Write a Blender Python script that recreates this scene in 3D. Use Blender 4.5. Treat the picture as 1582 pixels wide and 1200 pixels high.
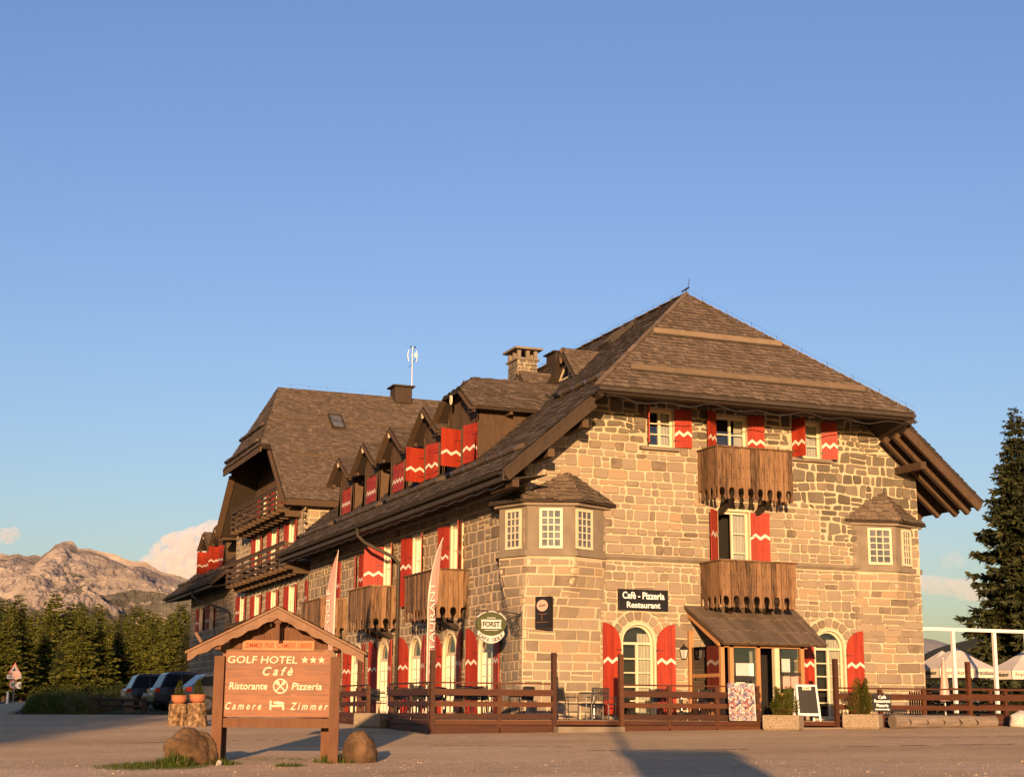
import bpy, bmesh, math, random
from math import sin, cos, pi, radians, sqrt, atan2
from mathutils import Vector, Matrix, noise

random.seed(7)
S = bpy.context.scene
C = S.collection
for _o in list(bpy.data.objects):
    bpy.data.objects.remove(_o)

# ------------------------------------------------------------------ camera
# frame of the place: u (x) along the lit gable wall, v (y) along the long eaves side, z up;
# origin = corner of the house at the height of the camera
cam = bpy.data.cameras.new('camera')
cam.sensor_width = 36.0
cam.sensor_fit = 'HORIZONTAL'
cam.lens = 2377.0 / 1582.0 * 36.0
cam.clip_start = 0.3
cam.clip_end = 30000
camo = bpy.data.objects.new('camera', cam)
C.objects.link(camo)
R_ = Vector((0.92854404, -0.37115936, 0.00683352))
U_ = Vector((-0.08216817, -0.18754213, 0.97881374))
F_ = Vector((0.36201431, 0.90943316, 0.20463861))
camo.matrix_world = Matrix(((R_.x, U_.x, -F_.x, -17.1171), (R_.y, U_.y, -F_.y, -41.84395), (R_.z, U_.z, -F_.z, 0), (0, 0, 0, 1)))
S.camera = camo

# ------------------------------------------------------------------ sky and sun
SUN_AZ = radians(24.0)     # the light travels along +v, turned 24 deg towards +u
SUN_EL = radians(6.6)
w = bpy.data.worlds.new('World')
S.world = w
w.use_nodes = True
nt = w.node_tree
nt.nodes.clear()
n_out = nt.nodes.new('ShaderNodeOutputWorld')
n_bg = nt.nodes.new('ShaderNodeBackground')
n_sky = nt.nodes.new('ShaderNodeTexSky')
n_sky.sky_type = 'NISHITA'
n_sky.sun_disc = False
n_sky.sun_elevation = SUN_EL
n_sky.sun_rotation = SUN_AZ + pi
n_sky.altitude = 1700
n_sky.air_density = 1.5
n_sky.dust_density = 4.0
n_sky.ozone_density = 1.0
n_bg.inputs['Strength'].default_value = 0.110
n_tint = nt.nodes.new('ShaderNodeMix')      # even tint over the whole sky
n_tint.data_type = 'RGBA'
n_tint.blend_type = 'MULTIPLY'
n_tint.inputs[0].default_value = 1
n_tint.inputs[7].default_value = (.468, .578, .985, 1)
nt.links.new(n_sky.outputs[0], n_tint.inputs[6])
nt.links.new(n_tint.outputs[2], n_bg.inputs[0])
nt.links.new(n_bg.outputs[0], n_out.inputs[0])

sun = bpy.data.lights.new('sun', 'SUN')
sun.energy = 5.0
sun.angle = radians(0.53)
sun.color = (1.0, 0.60, 0.30)
suno = bpy.data.objects.new('sun', sun)
C.objects.link(suno)
_d = Vector((sin(SUN_AZ) * cos(SUN_EL), cos(SUN_AZ) * cos(SUN_EL), -sin(SUN_EL)))
suno.rotation_euler = _d.to_track_quat('-Z', 'Y').to_euler()
suno.location = (-20, -60, 30)

S.view_settings.view_transform = 'Standard'
S.view_settings.look = 'None'
S.view_settings.exposure = 1.15
S.view_settings.gamma = 1
S.view_settings.use_curve_mapping = False
S.cycles.max_bounces = 8
S.cycles.transparent_max_bounces = 12


# ------------------------------------------------------------------ materials
def mat(name):
    m = bpy.data.materials.new(name)
    m.use_nodes = True
    t = m.node_tree
    return m, t, t.nodes['Principled BSDF']


def N(t, kind, **kw):
    n = t.nodes.new(kind)
    for k, v in kw.items():
        if k in n.inputs:
            n.inputs[k].default_value = v
        else:
            setattr(n, k, v)
    return n


def ramp(t, stops, interp='LINEAR'):
    r = t.nodes.new('ShaderNodeValToRGB')
    r.color_ramp.interpolation = interp
    e = r.color_ramp.elements
    while len(e) > 1:
        e.remove(e[-1])
    e[0].position = stops[0][0]
    e[0].color = (*stops[0][1], 1)
    for p, c in stops[1:]:
        x = e.new(p)
        x.color = (*c, 1)
    return r


def rand_piece(t):
    """a random number per loose piece, and per object"""
    g = t.nodes.new('ShaderNodeNewGeometry')
    oi = t.nodes.new('ShaderNodeObjectInfo')
    a = N(t, 'ShaderNodeMath', operation='ADD')
    f = N(t, 'ShaderNodeMath', operation='FRACT')
    t.links.new(g.outputs['Random Per Island'], a.inputs[0])
    t.links.new(oi.outputs['Random'], a.inputs[1])
    t.links.new(a.outputs[0], f.inputs[0])
    return f.outputs[0]


ALB = .80      # overall lightness of the built surfaces, set against the exposure


def surf(name, stops, scale=4.0, stretch=(1, 1, 1), rough=0.8, bump=0.3, bscale=40.0, piece=0.0, detail=4.0, spec=0.3, metal=0.0, bdist=0.02):
    """noise-coloured surface; piece = how far each loose piece shifts along the ramp"""
    m, t, b = mat(name)
    tc = t.nodes.new('ShaderNodeNewGeometry')
    mp = t.nodes.new('ShaderNodeMapping')
    mp.inputs['Scale'].default_value = stretch
    t.links.new(tc.outputs['Position'], mp.inputs[0])
    nz = N(t, 'ShaderNodeTexNoise', Scale=scale, Detail=detail)
    t.links.new(mp.outputs[0], nz.inputs['Vector'])
    fac = nz.outputs['Fac']
    if piece:
        r = rand_piece(t)
        mx = N(t, 'ShaderNodeMix', data_type='FLOAT')
        mx.inputs[0].default_value = piece
        t.links.new(fac, mx.inputs[2])
        t.links.new(r, mx.inputs[3])
        fac = mx.outputs[0]
    rp = ramp(t, [(p, tuple(x * ALB for x in c)) for p, c in stops])
    t.links.new(fac, rp.inputs[0])
    t.links.new(rp.outputs[0], b.inputs['Base Color'])
    b.inputs['Roughness'].default_value = rough
    b.inputs['Specular IOR Level'].default_value = spec
    b.inputs['Metallic'].default_value = metal
    if bump:
        n2 = N(t, 'ShaderNodeTexNoise', Scale=bscale, Detail=5.0)
        t.links.new(mp.outputs[0], n2.inputs['Vector'])
        bp = N(t, 'ShaderNodeBump', Strength=bump, Distance=bdist)
        t.links.new(n2.outputs['Fac'], bp.inputs['Height'])
        t.links.new(bp.outputs[0], b.inputs['Normal'])
    return m


M = {}
M['ashlar'] = surf('cut_stone', [(0.12, (0.097, 0.072, 0.049)), (0.22, (0.194, 0.15, 0.1029)), (0.36, (0.2473, 0.195, 0.1352)), (0.58, (0.2861, 0.23, 0.1617)), (0.76, (0.3152, 0.24, 0.1568)), (0.92, (0.3492, 0.225, 0.1225))], 2.2, rough=.9, bump=.35, bscale=14, piece=.62, bdist=.03)
M['rubble'] = surf('field_stone', [(0.1, (0.075, 0.062, 0.042)), (0.4, (0.125, 0.105, 0.072)), (0.62, (0.165, 0.14, 0.098)), (0.8, (0.22, 0.17, 0.12)), (0.92, (0.28, 0.2, 0.135))], 3.0, rough=.92, bump=.4, bscale=14, piece=.55, bdist=.03)
M['mortar'] = surf('lime_mortar', [(0.3, (0.4739, 0.3674, 0.2418)), (0.7, (0.5651, 0.4464, 0.3023))], 3.0, rough=.95, bump=.4, bscale=20)
M['concrete'] = surf('grey_dressed_stone', [(.3, (.17, .135, .095)), (.7, (.24, .195, .145))], 2.0, rough=.9, bump=.2, bscale=30)
M['shingle'] = surf('weathered_shingle', [(0.1, (0.0935, 0.067, 0.044)), (0.45, (0.1425, 0.1037, 0.07)), (0.7, (0.1767, 0.1296, 0.088)), (0.95, (0.2394, 0.1782, 0.12))], 3.2, rough=.9, bump=.4, bscale=22, piece=.5, detail=8)
M['shingle_butt_shade'] = surf('shaded_shingle_end', [(.3, (.035, .026, .018)), (.7, (.06, .045, .032))], 3.0, rough=.95, bump=.2)  # end grain, darkened further to paint the shade lines between courses
M['wood_grey'] = surf('weathered_larch', [(.25, (.02, .011, .006)), (.38, (.09, .05, .024)), (.52, (.185, .103, .05)), (.62, (.24, .135, .066)), (.8, (.32, .185, .09))], 2.2, (9, 9, 1.1), rough=.85, bump=.5, bscale=12, piece=.30, detail=9)
M['wood_dark'] = surf('dark_roof_timber', [(0.25, (0.0248, 0.0165, 0.011)), (0.75, (0.055, 0.0363, 0.022))], 3.0, (4, 4, .8), rough=.85, bump=.2, piece=.3)
M['wood_mid'] = surf('brown_timber', [(0.25, (0.058, 0.0336, 0.0174)), (0.75, (0.1102, 0.0667, 0.0348))], 3.0, (4, 4, .8), rough=.85, bump=.2, piece=.3)
M['fence'] = surf('stained_fence_timber', [(0.25, (0.041, 0.0117, 0.0028)), (0.55, (0.0711, 0.0208, 0.0049)), (0.8, (0.1038, 0.0333, 0.0079))], 2.0, (1.2, 1.2, 6), rough=.6, bump=.2, piece=.45, spec=.35)
M['sign_wood'] = surf('varnished_sign_board', [(0.28, (0.0945, 0.0226, 0.0021)), (0.45, (0.1685, 0.0432, 0.0039)), (0.62, (0.2159, 0.062, 0.006)), (0.8, (0.2563, 0.0809, 0.0088))], 2.6, (1.0, 1, 9), rough=.5, bump=.1, piece=.2)
M['sign_post'] = surf('oiled_post', [(0.25, (0.0842, 0.0301, 0.0103)), (0.75, (0.1485, 0.0602, 0.0223))], 3.0, (5, 5, .8), rough=.7, bump=.2, piece=.25)
M['sign_roof'] = surf('pale_verge_board', [(0.25, (0.1761, 0.0944, 0.0535)), (0.75, (0.2516, 0.1478, 0.0881))], 3.0, (1, 4, 6), rough=.8, bump=.2, piece=.2)
M['porch_wood'] = surf('new_larch', [(.25, (.34, .16, .06)), (.75, (.48, .25, .105))], 3.0, (6, 6, .8), rough=.7, bump=.15, piece=.3)
M['red'] = surf('red_paint', [(.25, (.22, .018, .006)), (.5, (.31, .027, .008)), (.75, (.37, .040, .014))], 2.5, (5, 5, .7), rough=.6, bump=.2, bscale=25, piece=.3, detail=8)
M['cream_band'] = surf('cream_paint_band', [(.3, (.66, .56, .44)), (.7, (.72, .62, .50))], 3.0, rough=.6, bump=0)
M['cream'] = surf('cream_window_paint', [(.3, (.62, .51, .34)), (.7, (.70, .59, .41))], 2.0, rough=.5, bump=.05)
M['white'] = surf('white_paint', [(.3, (.72, .70, .66)), (.7, (.80, .78, .74))], 2.0, rough=.5, bump=.05)
M['curtain'] = surf('curtain_cloth', [(.3, (.42, .37, .28)), (.7, (.60, .54, .42))], 3.0, (8, 8, .5), rough=.9, bump=.3, bscale=8)
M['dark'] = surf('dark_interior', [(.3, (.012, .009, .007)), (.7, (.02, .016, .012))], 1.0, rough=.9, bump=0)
M['gutter'] = surf('browned_copper', [(0.3, (0.0375, 0.0275, 0.018)), (0.7, (0.06, 0.045, 0.03))], 3.0, rough=.6, bump=.05)
M['log'] = surf('snow_guard_log', [(0.3, (0.0638, 0.045, 0.03)), (0.7, (0.1125, 0.0788, 0.0525))], 3.0, (4, .6, 4), rough=.9, bump=.4)
M['metal'] = surf('grey_metal', [(.3, (.18, .18, .18)), (.7, (.26, .26, .26))], 3.0, rough=.35, bump=0, metal=.9)
M['black_metal'] = surf('black_iron', [(.3, (.012, .012, .012)), (.7, (.022, .021, .02))], 3.0, rough=.5, bump=.05)
M['black'] = surf('black_board', [(.3, (.010, .009, .009)), (.7, (.016, .015, .015))], 3.0, rough=.4, bump=0)
M['chair'] = surf('anthracite_chair_metal', [(.3, (.05, .05, .05)), (.7, (.10, .10, .10))], 3.0, rough=.3, bump=0, metal=.6)
M['rock'] = surf('mossy_boulder', [(0.25, (0.0363, 0.0206, 0.0099)), (0.45, (0.0858, 0.049, 0.0238)), (0.6, (0.132, 0.0774, 0.0396)), (0.75, (0.1848, 0.1084, 0.0594))], 3.0, rough=.95, bump=.7, bscale=9, detail=8, bdist=.05)
M['white_rock'] = surf('pale_limestone', [(.3, (.36, .33, .29)), (.7, (.58, .54, .48))], 5.0, rough=.95, bump=.6, bscale=12)
M['bark'] = surf('larch_bark', [(.25, (.11, .075, .045)), (.6, (.22, .155, .095)), (.8, (.33, .24, .15))], 3.5, (2, 2, .7), rough=.95, bump=.7, bscale=8, bdist=.05)
M['stump'] = surf('split_bark_stump', [(.3, (.05, .028, .014)), (.45, (.16, .095, .045)), (.6, (.30, .19, .10)), (.75, (.44, .30, .165))], 9.0, (1, 1, 1), rough=.95, bump=.8, bscale=14, bdist=.05)
M['log_grey'] = surf('silvered_log', [(.25, (.13, .10, .075)), (.75, (.27, .21, .16))], 2.0, (1, 8, 8), rough=.9, bump=.5, bscale=10)
M['terracotta'] = surf('terracotta', [(.3, (.33, .115, .05)), (.7, (.42, .16, .075))], 4.0, rough=.8, bump=.1)
M['granite'] = surf('exposed_aggregate', [(0.35, (0.12, 0.088, 0.056)), (0.5, (0.304, 0.24, 0.16)), (0.65, (0.416, 0.336, 0.232))], 45.0, rough=.95, bump=.6, bscale=50)
M['canvas'] = surf('parasol_canvas', [(.3, (.60, .54, .46)), (.7, (.68, .62, .54))], 2.0, rough=.9, bump=.05)
M['text_dark'] = surf('dark_print', [(.3, (.03, .025, .02)), (.7, (.035, .03, .025))], 2.0, bump=0)
M['text_cream'] = surf('cream_lettering', [(0.3, (0.6624, 0.552, 0.3864)), (0.7, (0.7176, 0.6072, 0.4416))], 2.0, bump=0)
M['text_white'] = surf('white_lettering', [(.3, (.78, .76, .74)), (.7, (.82, .80, .78))], 2.0, bump=0)
M['text_red'] = surf('red_lettering', [(.3, (.30, .05, .02)), (.7, (.34, .06, .025))], 2.0, bump=0)
M['orange_wood'] = surf('salmon_board', [(0.3, (0.442, 0.153, 0.0612)), (0.7, (0.51, 0.1913, 0.0816))], 2.0, (1, 4, 9), rough=.6, bump=.1)
M['sign_green'] = surf('green_enamel', [(.3, (.05, .055, .012)), (.7, (.065, .07, .018))], 2.0, rough=.35, bump=0)
M['pale_grey'] = surf('pale_grey_enamel', [(.3, (.48, .46, .42)), (.7, (.54, .52, .48))], 2.0, rough=.4, bump=0)
M['pink'] = surf('pink_enamel', [(0.3, (0.56, 0.31, 0.25)), (0.7, (0.6, 0.34, 0.28))], 2.0, rough=.4, bump=0)
M['sign_red'] = surf('red_enamel', [(.3, (.45, .03, .02)), (.7, (.5, .04, .025))], 2.0, rough=.4, bump=0)
M['slate'] = surf('chalkboard', [(.3, (.022, .021, .019)), (.7, (.035, .033, .03))], 2.0, rough=.7, bump=0)
M['car_black'] = surf('black_car_paint', [(.3, (.010, .011, .013)), (.7, (.014, .015, .018))], 2.0, rough=.22, bump=0, spec=.35)
M['car_blue'] = surf('dark_blue_car_paint', [(.3, (.014, .018, .028)), (.7, (.02, .025, .036))], 2.0, rough=.22, bump=0, spec=.35)
M['car_grey'] = surf('grey_car_paint', [(.3, (.045, .05, .06)), (.7, (.06, .066, .078))], 2.0, rough=.15, bump=0, spec=.6)
M['tyre'] = surf('tyre_rubber', [(.3, (.010, .010, .010)), (.7, (.016, .016, .016))], 2.0, rough=.85, bump=0)
M['car_glass'] = surf('tinted_car_glass', [(.3, (.006, .008, .010)), (.7, (.009, .011, .014))], 2.0, rough=.12, bump=0, spec=.1)
M['oriel_glass'] = surf('curtained_pane', [(.35, (.07, .075, .08)), (.65, (.15, .15, .15))], 3.0, rough=.03, bump=0, spec=.4)
M['tail'] = surf('red_tail_lens', [(.3, (.42, .02, .015)), (.7, (.5, .03, .02))], 2.0, rough=.15, bump=0)
M['asphalt'] = None
M['soil'] = surf('planter_soil', [(.3, (.03, .02, .012)), (.7, (.07, .048, .03))], 20.0, rough=1, bump=.6)
M['deck'] = surf('deck_board', [(.25, (.14, .09, .055)), (.75, (.26, .18, .12))], 2.0, (1, 6, 1), rough=.8, bump=.2, piece=.4)


def foliage(name, dark, mid, light, transl=.35):
    m, t, b = mat(name)
    r = rand_piece(t)
    tc = t.nodes.new('ShaderNodeTexCoord')
    nz = N(t, 'ShaderNodeTexNoise', Scale=.9, Detail=2.0)
    t.links.new(tc.outputs['Object'], nz.inputs['Vector'])
    mx = N(t, 'ShaderNodeMix', data_type='FLOAT')
    mx.inputs[0].default_value = .5
    t.links.new(nz.outputs['Fac'], mx.inputs[2])
    t.links.new(r, mx.inputs[3])
    rp = ramp(t, [(.2, dark), (.5, mid), (.85, light)])
    t.links.new(mx.outputs[0], rp.inputs[0])
    t.links.new(rp.outputs[0], b.inputs['Base Color'])
    b.inputs['Roughness'].default_value = .7
    b.inputs['Specular IOR Level'].default_value = .15
    tr = t.nodes.new('ShaderNodeBsdfTranslucent')
    t.links.new(rp.outputs[0], tr.inputs['Color'])
    ms = t.nodes.new('ShaderNodeMixShader')
    ms.inputs[0].default_value = transl
    t.links.new(b.outputs[0], ms.inputs[1])
    t.links.new(tr.outputs[0], ms.inputs[2])
    t.links.new(ms.outputs[0], t.nodes['Material Output'].inputs[0])
    return m


M['larch'] = foliage('larch_needles', (.05, .06, .010), (.095, .102, .018), (.15, .145, .030))
M['spruce'] = foliage('spruce_needles', (.013, .019, .008), (.030, .036, .013), (.075, .074, .022), .22)
M['grass'] = foliage('grass_blades', (.028, .05, .007), (.055, .085, .011), (.095, .115, .02), .3)
M['dry_grass'] = foliage('dry_grass', (.10, .08, .04), (.14, .11, .06), (.20, .16, .09), .3)
M['conifer'] = foliage('dwarf_conifer', (.03, .04, .006), (.065, .075, .010), (.11, .11, .016), .3)
M['conifer_brown'] = foliage('browned_conifer', (.06, .05, .012), (.11, .075, .02), (.15, .10, .03), .3)


def glass_mat():
    m, t, b = mat('window_glass')
    t.nodes.remove(b)
    fr = N(t, 'ShaderNodeFresnel', IOR=1.5)
    ad = N(t, 'ShaderNodeMath', operation='MULTIPLY_ADD')
    ad.inputs[1].default_value = 1.3
    ad.inputs[2].default_value = .05
    t.links.new(fr.outputs[0], ad.inputs[0])
    tr = N(t, 'ShaderNodeBsdfTransparent', Color=(.80, .84, .84, 1))
    gl = N(t, 'ShaderNodeBsdfGlossy', Roughness=.02)
    gl.inputs['Color'].default_value = (.95, .95, .95, 1)
    ms = t.nodes.new('ShaderNodeMixShader')
    t.links.new(ad.outputs[0], ms.inputs[0])
    t.links.new(tr.outputs[0], ms.inputs[1])
    t.links.new(gl.outputs[0], ms.inputs[2])
    t.links.new(ms.outputs[0], t.nodes['Material Output'].inputs[0])
    return m


M['glass'] = glass_mat()


def flag_mat():
    m, t, b = mat('banner_cloth')
    b.inputs['Base Color'].default_value = (.50, .29, .24, 1)
    b.inputs['Roughness'].default_value = .8
    tr = N(t, 'ShaderNodeBsdfTranslucent', Color=(.6, .28, .22, 1))
    ms = t.nodes.new('ShaderNodeMixShader')
    ms.inputs[0].default_value = .4
    t.links.new(b.outputs[0], ms.inputs[1])
    t.links.new(tr.outputs[0], ms.inputs[2])
    t.links.new(ms.outputs[0], t.nodes['Material Output'].inputs[0])
    return m


M['flag'] = flag_mat()
M['limb'] = surf('dark_limb', [(.3, (.03, .022, .015)), (.7, (.05, .036, .024))], 3.0, bump=0)


def map_mat():
    """a busy printed picture: many small coloured patches"""
    m, t, b = mat('printed_poster')
    tc = t.nodes.new('ShaderNodeTexCoord')
    dn = N(t, 'ShaderNodeTexNoise', Scale=9.0, Detail=3.0)
    t.links.new(tc.outputs['Object'], dn.inputs['Vector'])
    ad = N(t, 'ShaderNodeMix', data_type='RGBA')
    ad.inputs[0].default_value = .25
    t.links.new(tc.outputs['Object'], ad.inputs[6])
    t.links.new(dn.outputs['Color'], ad.inputs[7])
    vo = N(t, 'ShaderNodeTexVoronoi', Scale=24.0)
    t.links.new(ad.outputs[2], vo.inputs['Vector'])
    sp = t.nodes.new('ShaderNodeSeparateColor')
    t.links.new(vo.outputs['Color'], sp.inputs[0])
    rp = ramp(t, [(0, (.06, .04, .06)), (.16, (.26, .09, .07)), (.28, (.13, .14, .22)), (.42, (.38, .25, .19)), (.56, (.44, .41, .37)), (.74, (.24, .24, .29)), (.86, (.42, .36, .27)), (.95, (.10, .09, .11))], 'CONSTANT')
    t.links.new(sp.outputs[0], rp.inputs[0])
    t.links.new(rp.outputs[0], b.inputs['Base Color'])
    b.inputs['Roughness'].default_value = .4
    return m


M['poster'] = map_mat()


def ground_mat(name, c_dark, c_mid, c_light, gravel=.5, bump=.03):
    m, t, b = mat(name)
    tc = t.nodes.new('ShaderNodeTexCoord')
    big = N(t, 'ShaderNodeTexNoise', Scale=.22, Detail=6.0)
    mpn = t.nodes.new('ShaderNodeMapping')
    mpn.inputs['Rotation'].default_value = (0, 0, radians(21))
    mpn.inputs['Scale'].default_value = (.45, 1.6, 1)
    t.links.new(tc.outputs['Object'], mpn.inputs[0])
    t.links.new(mpn.outputs[0], big.inputs['Vector'])
    fine = N(t, 'ShaderNodeTexNoise', Scale=38.0, Detail=4.0)
    t.links.new(tc.outputs['Object'], fine.inputs['Vector'])
    vo = N(t, 'ShaderNodeTexVoronoi', Scale=30.0)
    t.links.new(tc.outputs['Object'], vo.inputs['Vector'])
    rp = ramp(t, [(.3, c_dark), (.5, c_mid), (.68, c_light)])
    t.links.new(big.outputs['Fac'], rp.inputs[0])
    mid = N(t, 'ShaderNodeTexNoise', Scale=5.0, Detail=6.0, Roughness=.7)
    t.links.new(mpn.outputs[0], mid.inputs['Vector'])
    av = N(t, 'ShaderNodeMath', operation='ADD')
    t.links.new(mid.outputs['Fac'], av.inputs[0])
    t.links.new(fine.outputs['Fac'], av.inputs[1])
    hv = N(t, 'ShaderNodeMath', operation='MULTIPLY')
    hv.inputs[1].default_value = .5
    t.links.new(av.outputs[0], hv.inputs[0])
    r2 = ramp(t, [(.3, (.45, .45, .45)), (.5, (1, 1, 1)), (.7, (1.6, 1.55, 1.5))])
    t.links.new(hv.outputs[0], r2.inputs[0])
    mu = N(t, 'ShaderNodeMix', data_type='RGBA', blend_type='MULTIPLY')
    mu.inputs[0].default_value = .8
    t.links.new(rp.outputs[0], mu.inputs[6])
    t.links.new(r2.outputs[0], mu.inputs[7])
    t.links.new(mu.outputs[2], b.inputs['Base Color'])
    b.inputs['Roughness'].default_value = .95
    b.inputs['Specular IOR Level'].default_value = .15
    ht = N(t, 'ShaderNodeMath', operation='MULTIPLY_ADD')
    ht.inputs[1].default_value = -gravel * 1.5
    t.links.new(vo.outputs['Distance'], ht.inputs[0])
    t.links.new(fine.outputs['Fac'], ht.inputs[2])
    bp = N(t, 'ShaderNodeBump', Strength=1.0, Distance=bump)
    t.links.new(ht.outputs[0], bp.inputs['Height'])
    t.links.new(bp.outputs[0], b.inputs['Normal'])
    return m


M['ground'] = ground_mat('gravelled_asphalt', (.47, .325, .175), (.55, .39, .22), (.63, .46, .275))
M['gravel'] = ground_mat('loose_gravel', (.52, .375, .225), (.60, .44, .28), (.68, .52, .345), 1.0)
M['road'] = ground_mat('road_asphalt', (.085, .08, .08), (.105, .10, .098), (.13, .122, .118))
M['meadow'] = ground_mat('meadow_ground', (.03, .04, .01), (.05, .055, .016), (.10, .085, .035))


# ------------------------------------------------------------------ mesh helpers
class MB:
    def __init__(s):
        s.v, s.f, s.m = [], [], []

    def face(s, pts, mi=0):
        i = len(s.v)
        s.v += [tuple(p) for p in pts]
        s.f.append(tuple(range(i, i + len(pts))))
        s.m.append(mi)

    def box(s, c, d, rot=None, mi=0):
        """box with centre c and full size d"""
        i = len(s.v)
        c = Vector(c)
        for sx in (-.5, .5):
            for sy in (-.5, .5):
                for sz in (-.5, .5):
                    p = Vector((sx * d[0], sy * d[1], sz * d[2]))
                    if rot is not None:
                        p = rot @ p
                    s.v.append(tuple(c + p))
        for q in ((0, 1, 3, 2), (4, 6, 7, 5), (0, 4, 5, 1), (2, 3, 7, 6), (0, 2, 6, 4), (1, 5, 7, 3)):
            s.f.append(tuple(i + k for k in q))
            s.m.append(mi)

    def bb(s, a, b, mi=0):
        s.box([(x + y) / 2 for x, y in zip(a, b)], [abs(y - x) for x, y in zip(a, b)], None, mi)

    def beam(s, a, b, wd, h, mi=0, up=Vector((0, 0, 1))):
        """square timber from a to b, width wd, height h"""
        a, b = Vector(a), Vector(b)
        d = b - a
        x = d.normalized()
        y = up.cross(x)
        if y.length < 1e-4:
            y = Vector((0, 1, 0))
        y.normalize()
        z = x.cross(y)
        r = Matrix((x, y, z)).transposed()
        s.box((a + b) / 2, (d.length, wd, h), r, mi)

    def tube(s, pts, r, n=8, mi=0, cap=True):
        pts = [Vector(p) for p in pts]
        rs = r if isinstance(r, (list, tuple)) else [r] * len(pts)
        i0 = len(s.v)
        prev = None
        for k, p in enumerate(pts):
            d = (pts[min(k + 1, len(pts) - 1)] - pts[max(k - 1, 0)]).normalized()
            if prev is None:
                x = d.orthogonal().normalized()
            else:
                x = (prev - d * prev.dot(d)).normalized()
            prev = x
            y = d.cross(x)
            for j in range(n):
                a = 2 * pi * j / n
                s.v.append(tuple(p + (x * cos(a) + y * sin(a)) * rs[k]))
        for k in range(len(pts) - 1):
            for j in range(n):
                a, b = i0 + k * n + j, i0 + k * n + (j + 1) % n
                s.f.append((a, b, b + n, a + n))
                s.m.append(mi)
        if cap:
            s.f.append(tuple(i0 + j for j in reversed(range(n))))
            s.m.append(mi)
            e = i0 + (len(pts) - 1) * n
            s.f.append(tuple(e + j for j in range(n)))
            s.m.append(mi)

    def lathe(s, prof, c=(0, 0, 0), n=16, mi=0):
        i0 = len(s.v)
        for r, z in prof:
            for j in range(n):
                a = 2 * pi * j / n
                s.v.append((c[0] + r * cos(a), c[1] + r * sin(a), c[2] + z))
        for k in range(len(prof) - 1):
            for j in range(n):
                a, b = i0 + k * n + j, i0 + k * n + (j + 1) % n
                s.f.append((a, b, b + n, a + n))
                s.m.append(mi)
        s.f.append(tuple(i0 + j for j in reversed(range(n))))
        s.m.append(mi)
        e = i0 + (len(prof) - 1) * n
        s.f.append(tuple(e + j for j in range(n)))
        s.m.append(mi)

    def prism(s, poly, fn, h0, h1, mi=0):
        """2-D polygon mapped by fn(x, y, h) and extruded from h0 to h1"""
        i = len(s.v)
        n = len(poly)
        for h in (h0, h1):
            for x, y in poly:
                s.v.append(tuple(fn(x, y, h)))
        s.f.append(tuple(i + n + k for k in range(n)))
        s.m.append(mi)
        s.f.append(tuple(i + k for k in reversed(range(n))))
        s.m.append(mi)
        for k in range(n):
            k2 = (k + 1) % n
            s.f.append((i + k, i + k2, i + n + k2, i + n + k))
            s.m.append(mi)

    def slab(s, pts, off, mi=0):
        """planar 3-D polygon thickened by the vector off"""
        i = len(s.v)
        n = len(pts)
        off = Vector(off)
        s.v += [tuple(p) for p in pts]
        s.v += [tuple(Vector(p) + off) for p in pts]
        s.f.append(tuple(i + k for k in range(n)))
        s.f.append(tuple(i + n + k for k in reversed(range(n))))
        s.m += [mi, mi]
        for k in range(n):
            k2 = (k + 1) % n
            s.f.append((i + k2, i + k, i + n + k, i + n + k2))
            s.m.append(mi)

    def mesh(s, name, mats):
        me = bpy.data.meshes.new(name)
        me.from_pydata(s.v, [], s.f)
        for x in (mats if isinstance(mats, (list, tuple)) else [mats]):
            me.materials.append(M[x] if isinstance(x, str) else x)
        if len(me.polygons) == len(s.m) and any(s.m):
            me.polygons.foreach_set('material_index', s.m)
        me.update()
        return me

    def build(s, name, mats, parent=None, loc=None, smooth=False, fix=True):
        me = s.mesh(name, mats)
        if fix and len(s.f) < 30000:
            bm = bmesh.new()
            bm.from_mesh(me)
            bmesh.ops.recalc_face_normals(bm, faces=bm.faces)
            bm.to_mesh(me)
            bm.free()
        if smooth:
            me.polygons.foreach_set('use_smooth', [True] * len(me.polygons))
        o = bpy.data.objects.new(name, me)
        C.objects.link(o)
        if parent:
            o.parent = parent
        if loc is not None:
            o.location = loc
        return o


def link(name, me, parent=None, loc=None, rotz=None):
    o = bpy.data.objects.new(name, me)
    C.objects.link(o)
    if parent:
        o.parent = parent
    if loc is not None:
        o.location = loc
    if rotz is not None:
        o.rotation_euler = (0, 0, rotz)
    return o


def tag(o, label=None, cat=None, group=None, kind=None):
    for k, v in (('label', label), ('category', cat), ('group', group), ('kind', kind)):
        if v:
            o[k] = v
    return o


def thing(name, label, cat, loc=(0, 0, 0), rotz=0, group=None):
    o = bpy.data.objects.new(name, None)
    o.empty_display_size = .3
    C.objects.link(o)
    o.location = loc
    o.rotation_euler = (0, 0, rotz)
    return tag(o, label, cat, group)


KIDS = {}


def copy_tree(o, loc=None, rotz=None, label=None, scale=None):
    """copy of a thing, its parts and their sub-parts (mesh data shared)"""
    c = o.copy()
    C.objects.link(c)
    for ch in list(o.children):
        d = ch.copy()
        C.objects.link(d)
        d.parent = c
        for g in list(ch.children):
            e = g.copy()
            C.objects.link(e)
            e.parent = d
    if loc is not None:
        c.location = loc
    if rotz is not None:
        c.rotation_euler = (0, 0, rotz)
    if scale is not None:
        c.scale = scale if isinstance(scale, tuple) else (scale,) * 3
    if label:
        c['label'] = label
    return c


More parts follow.
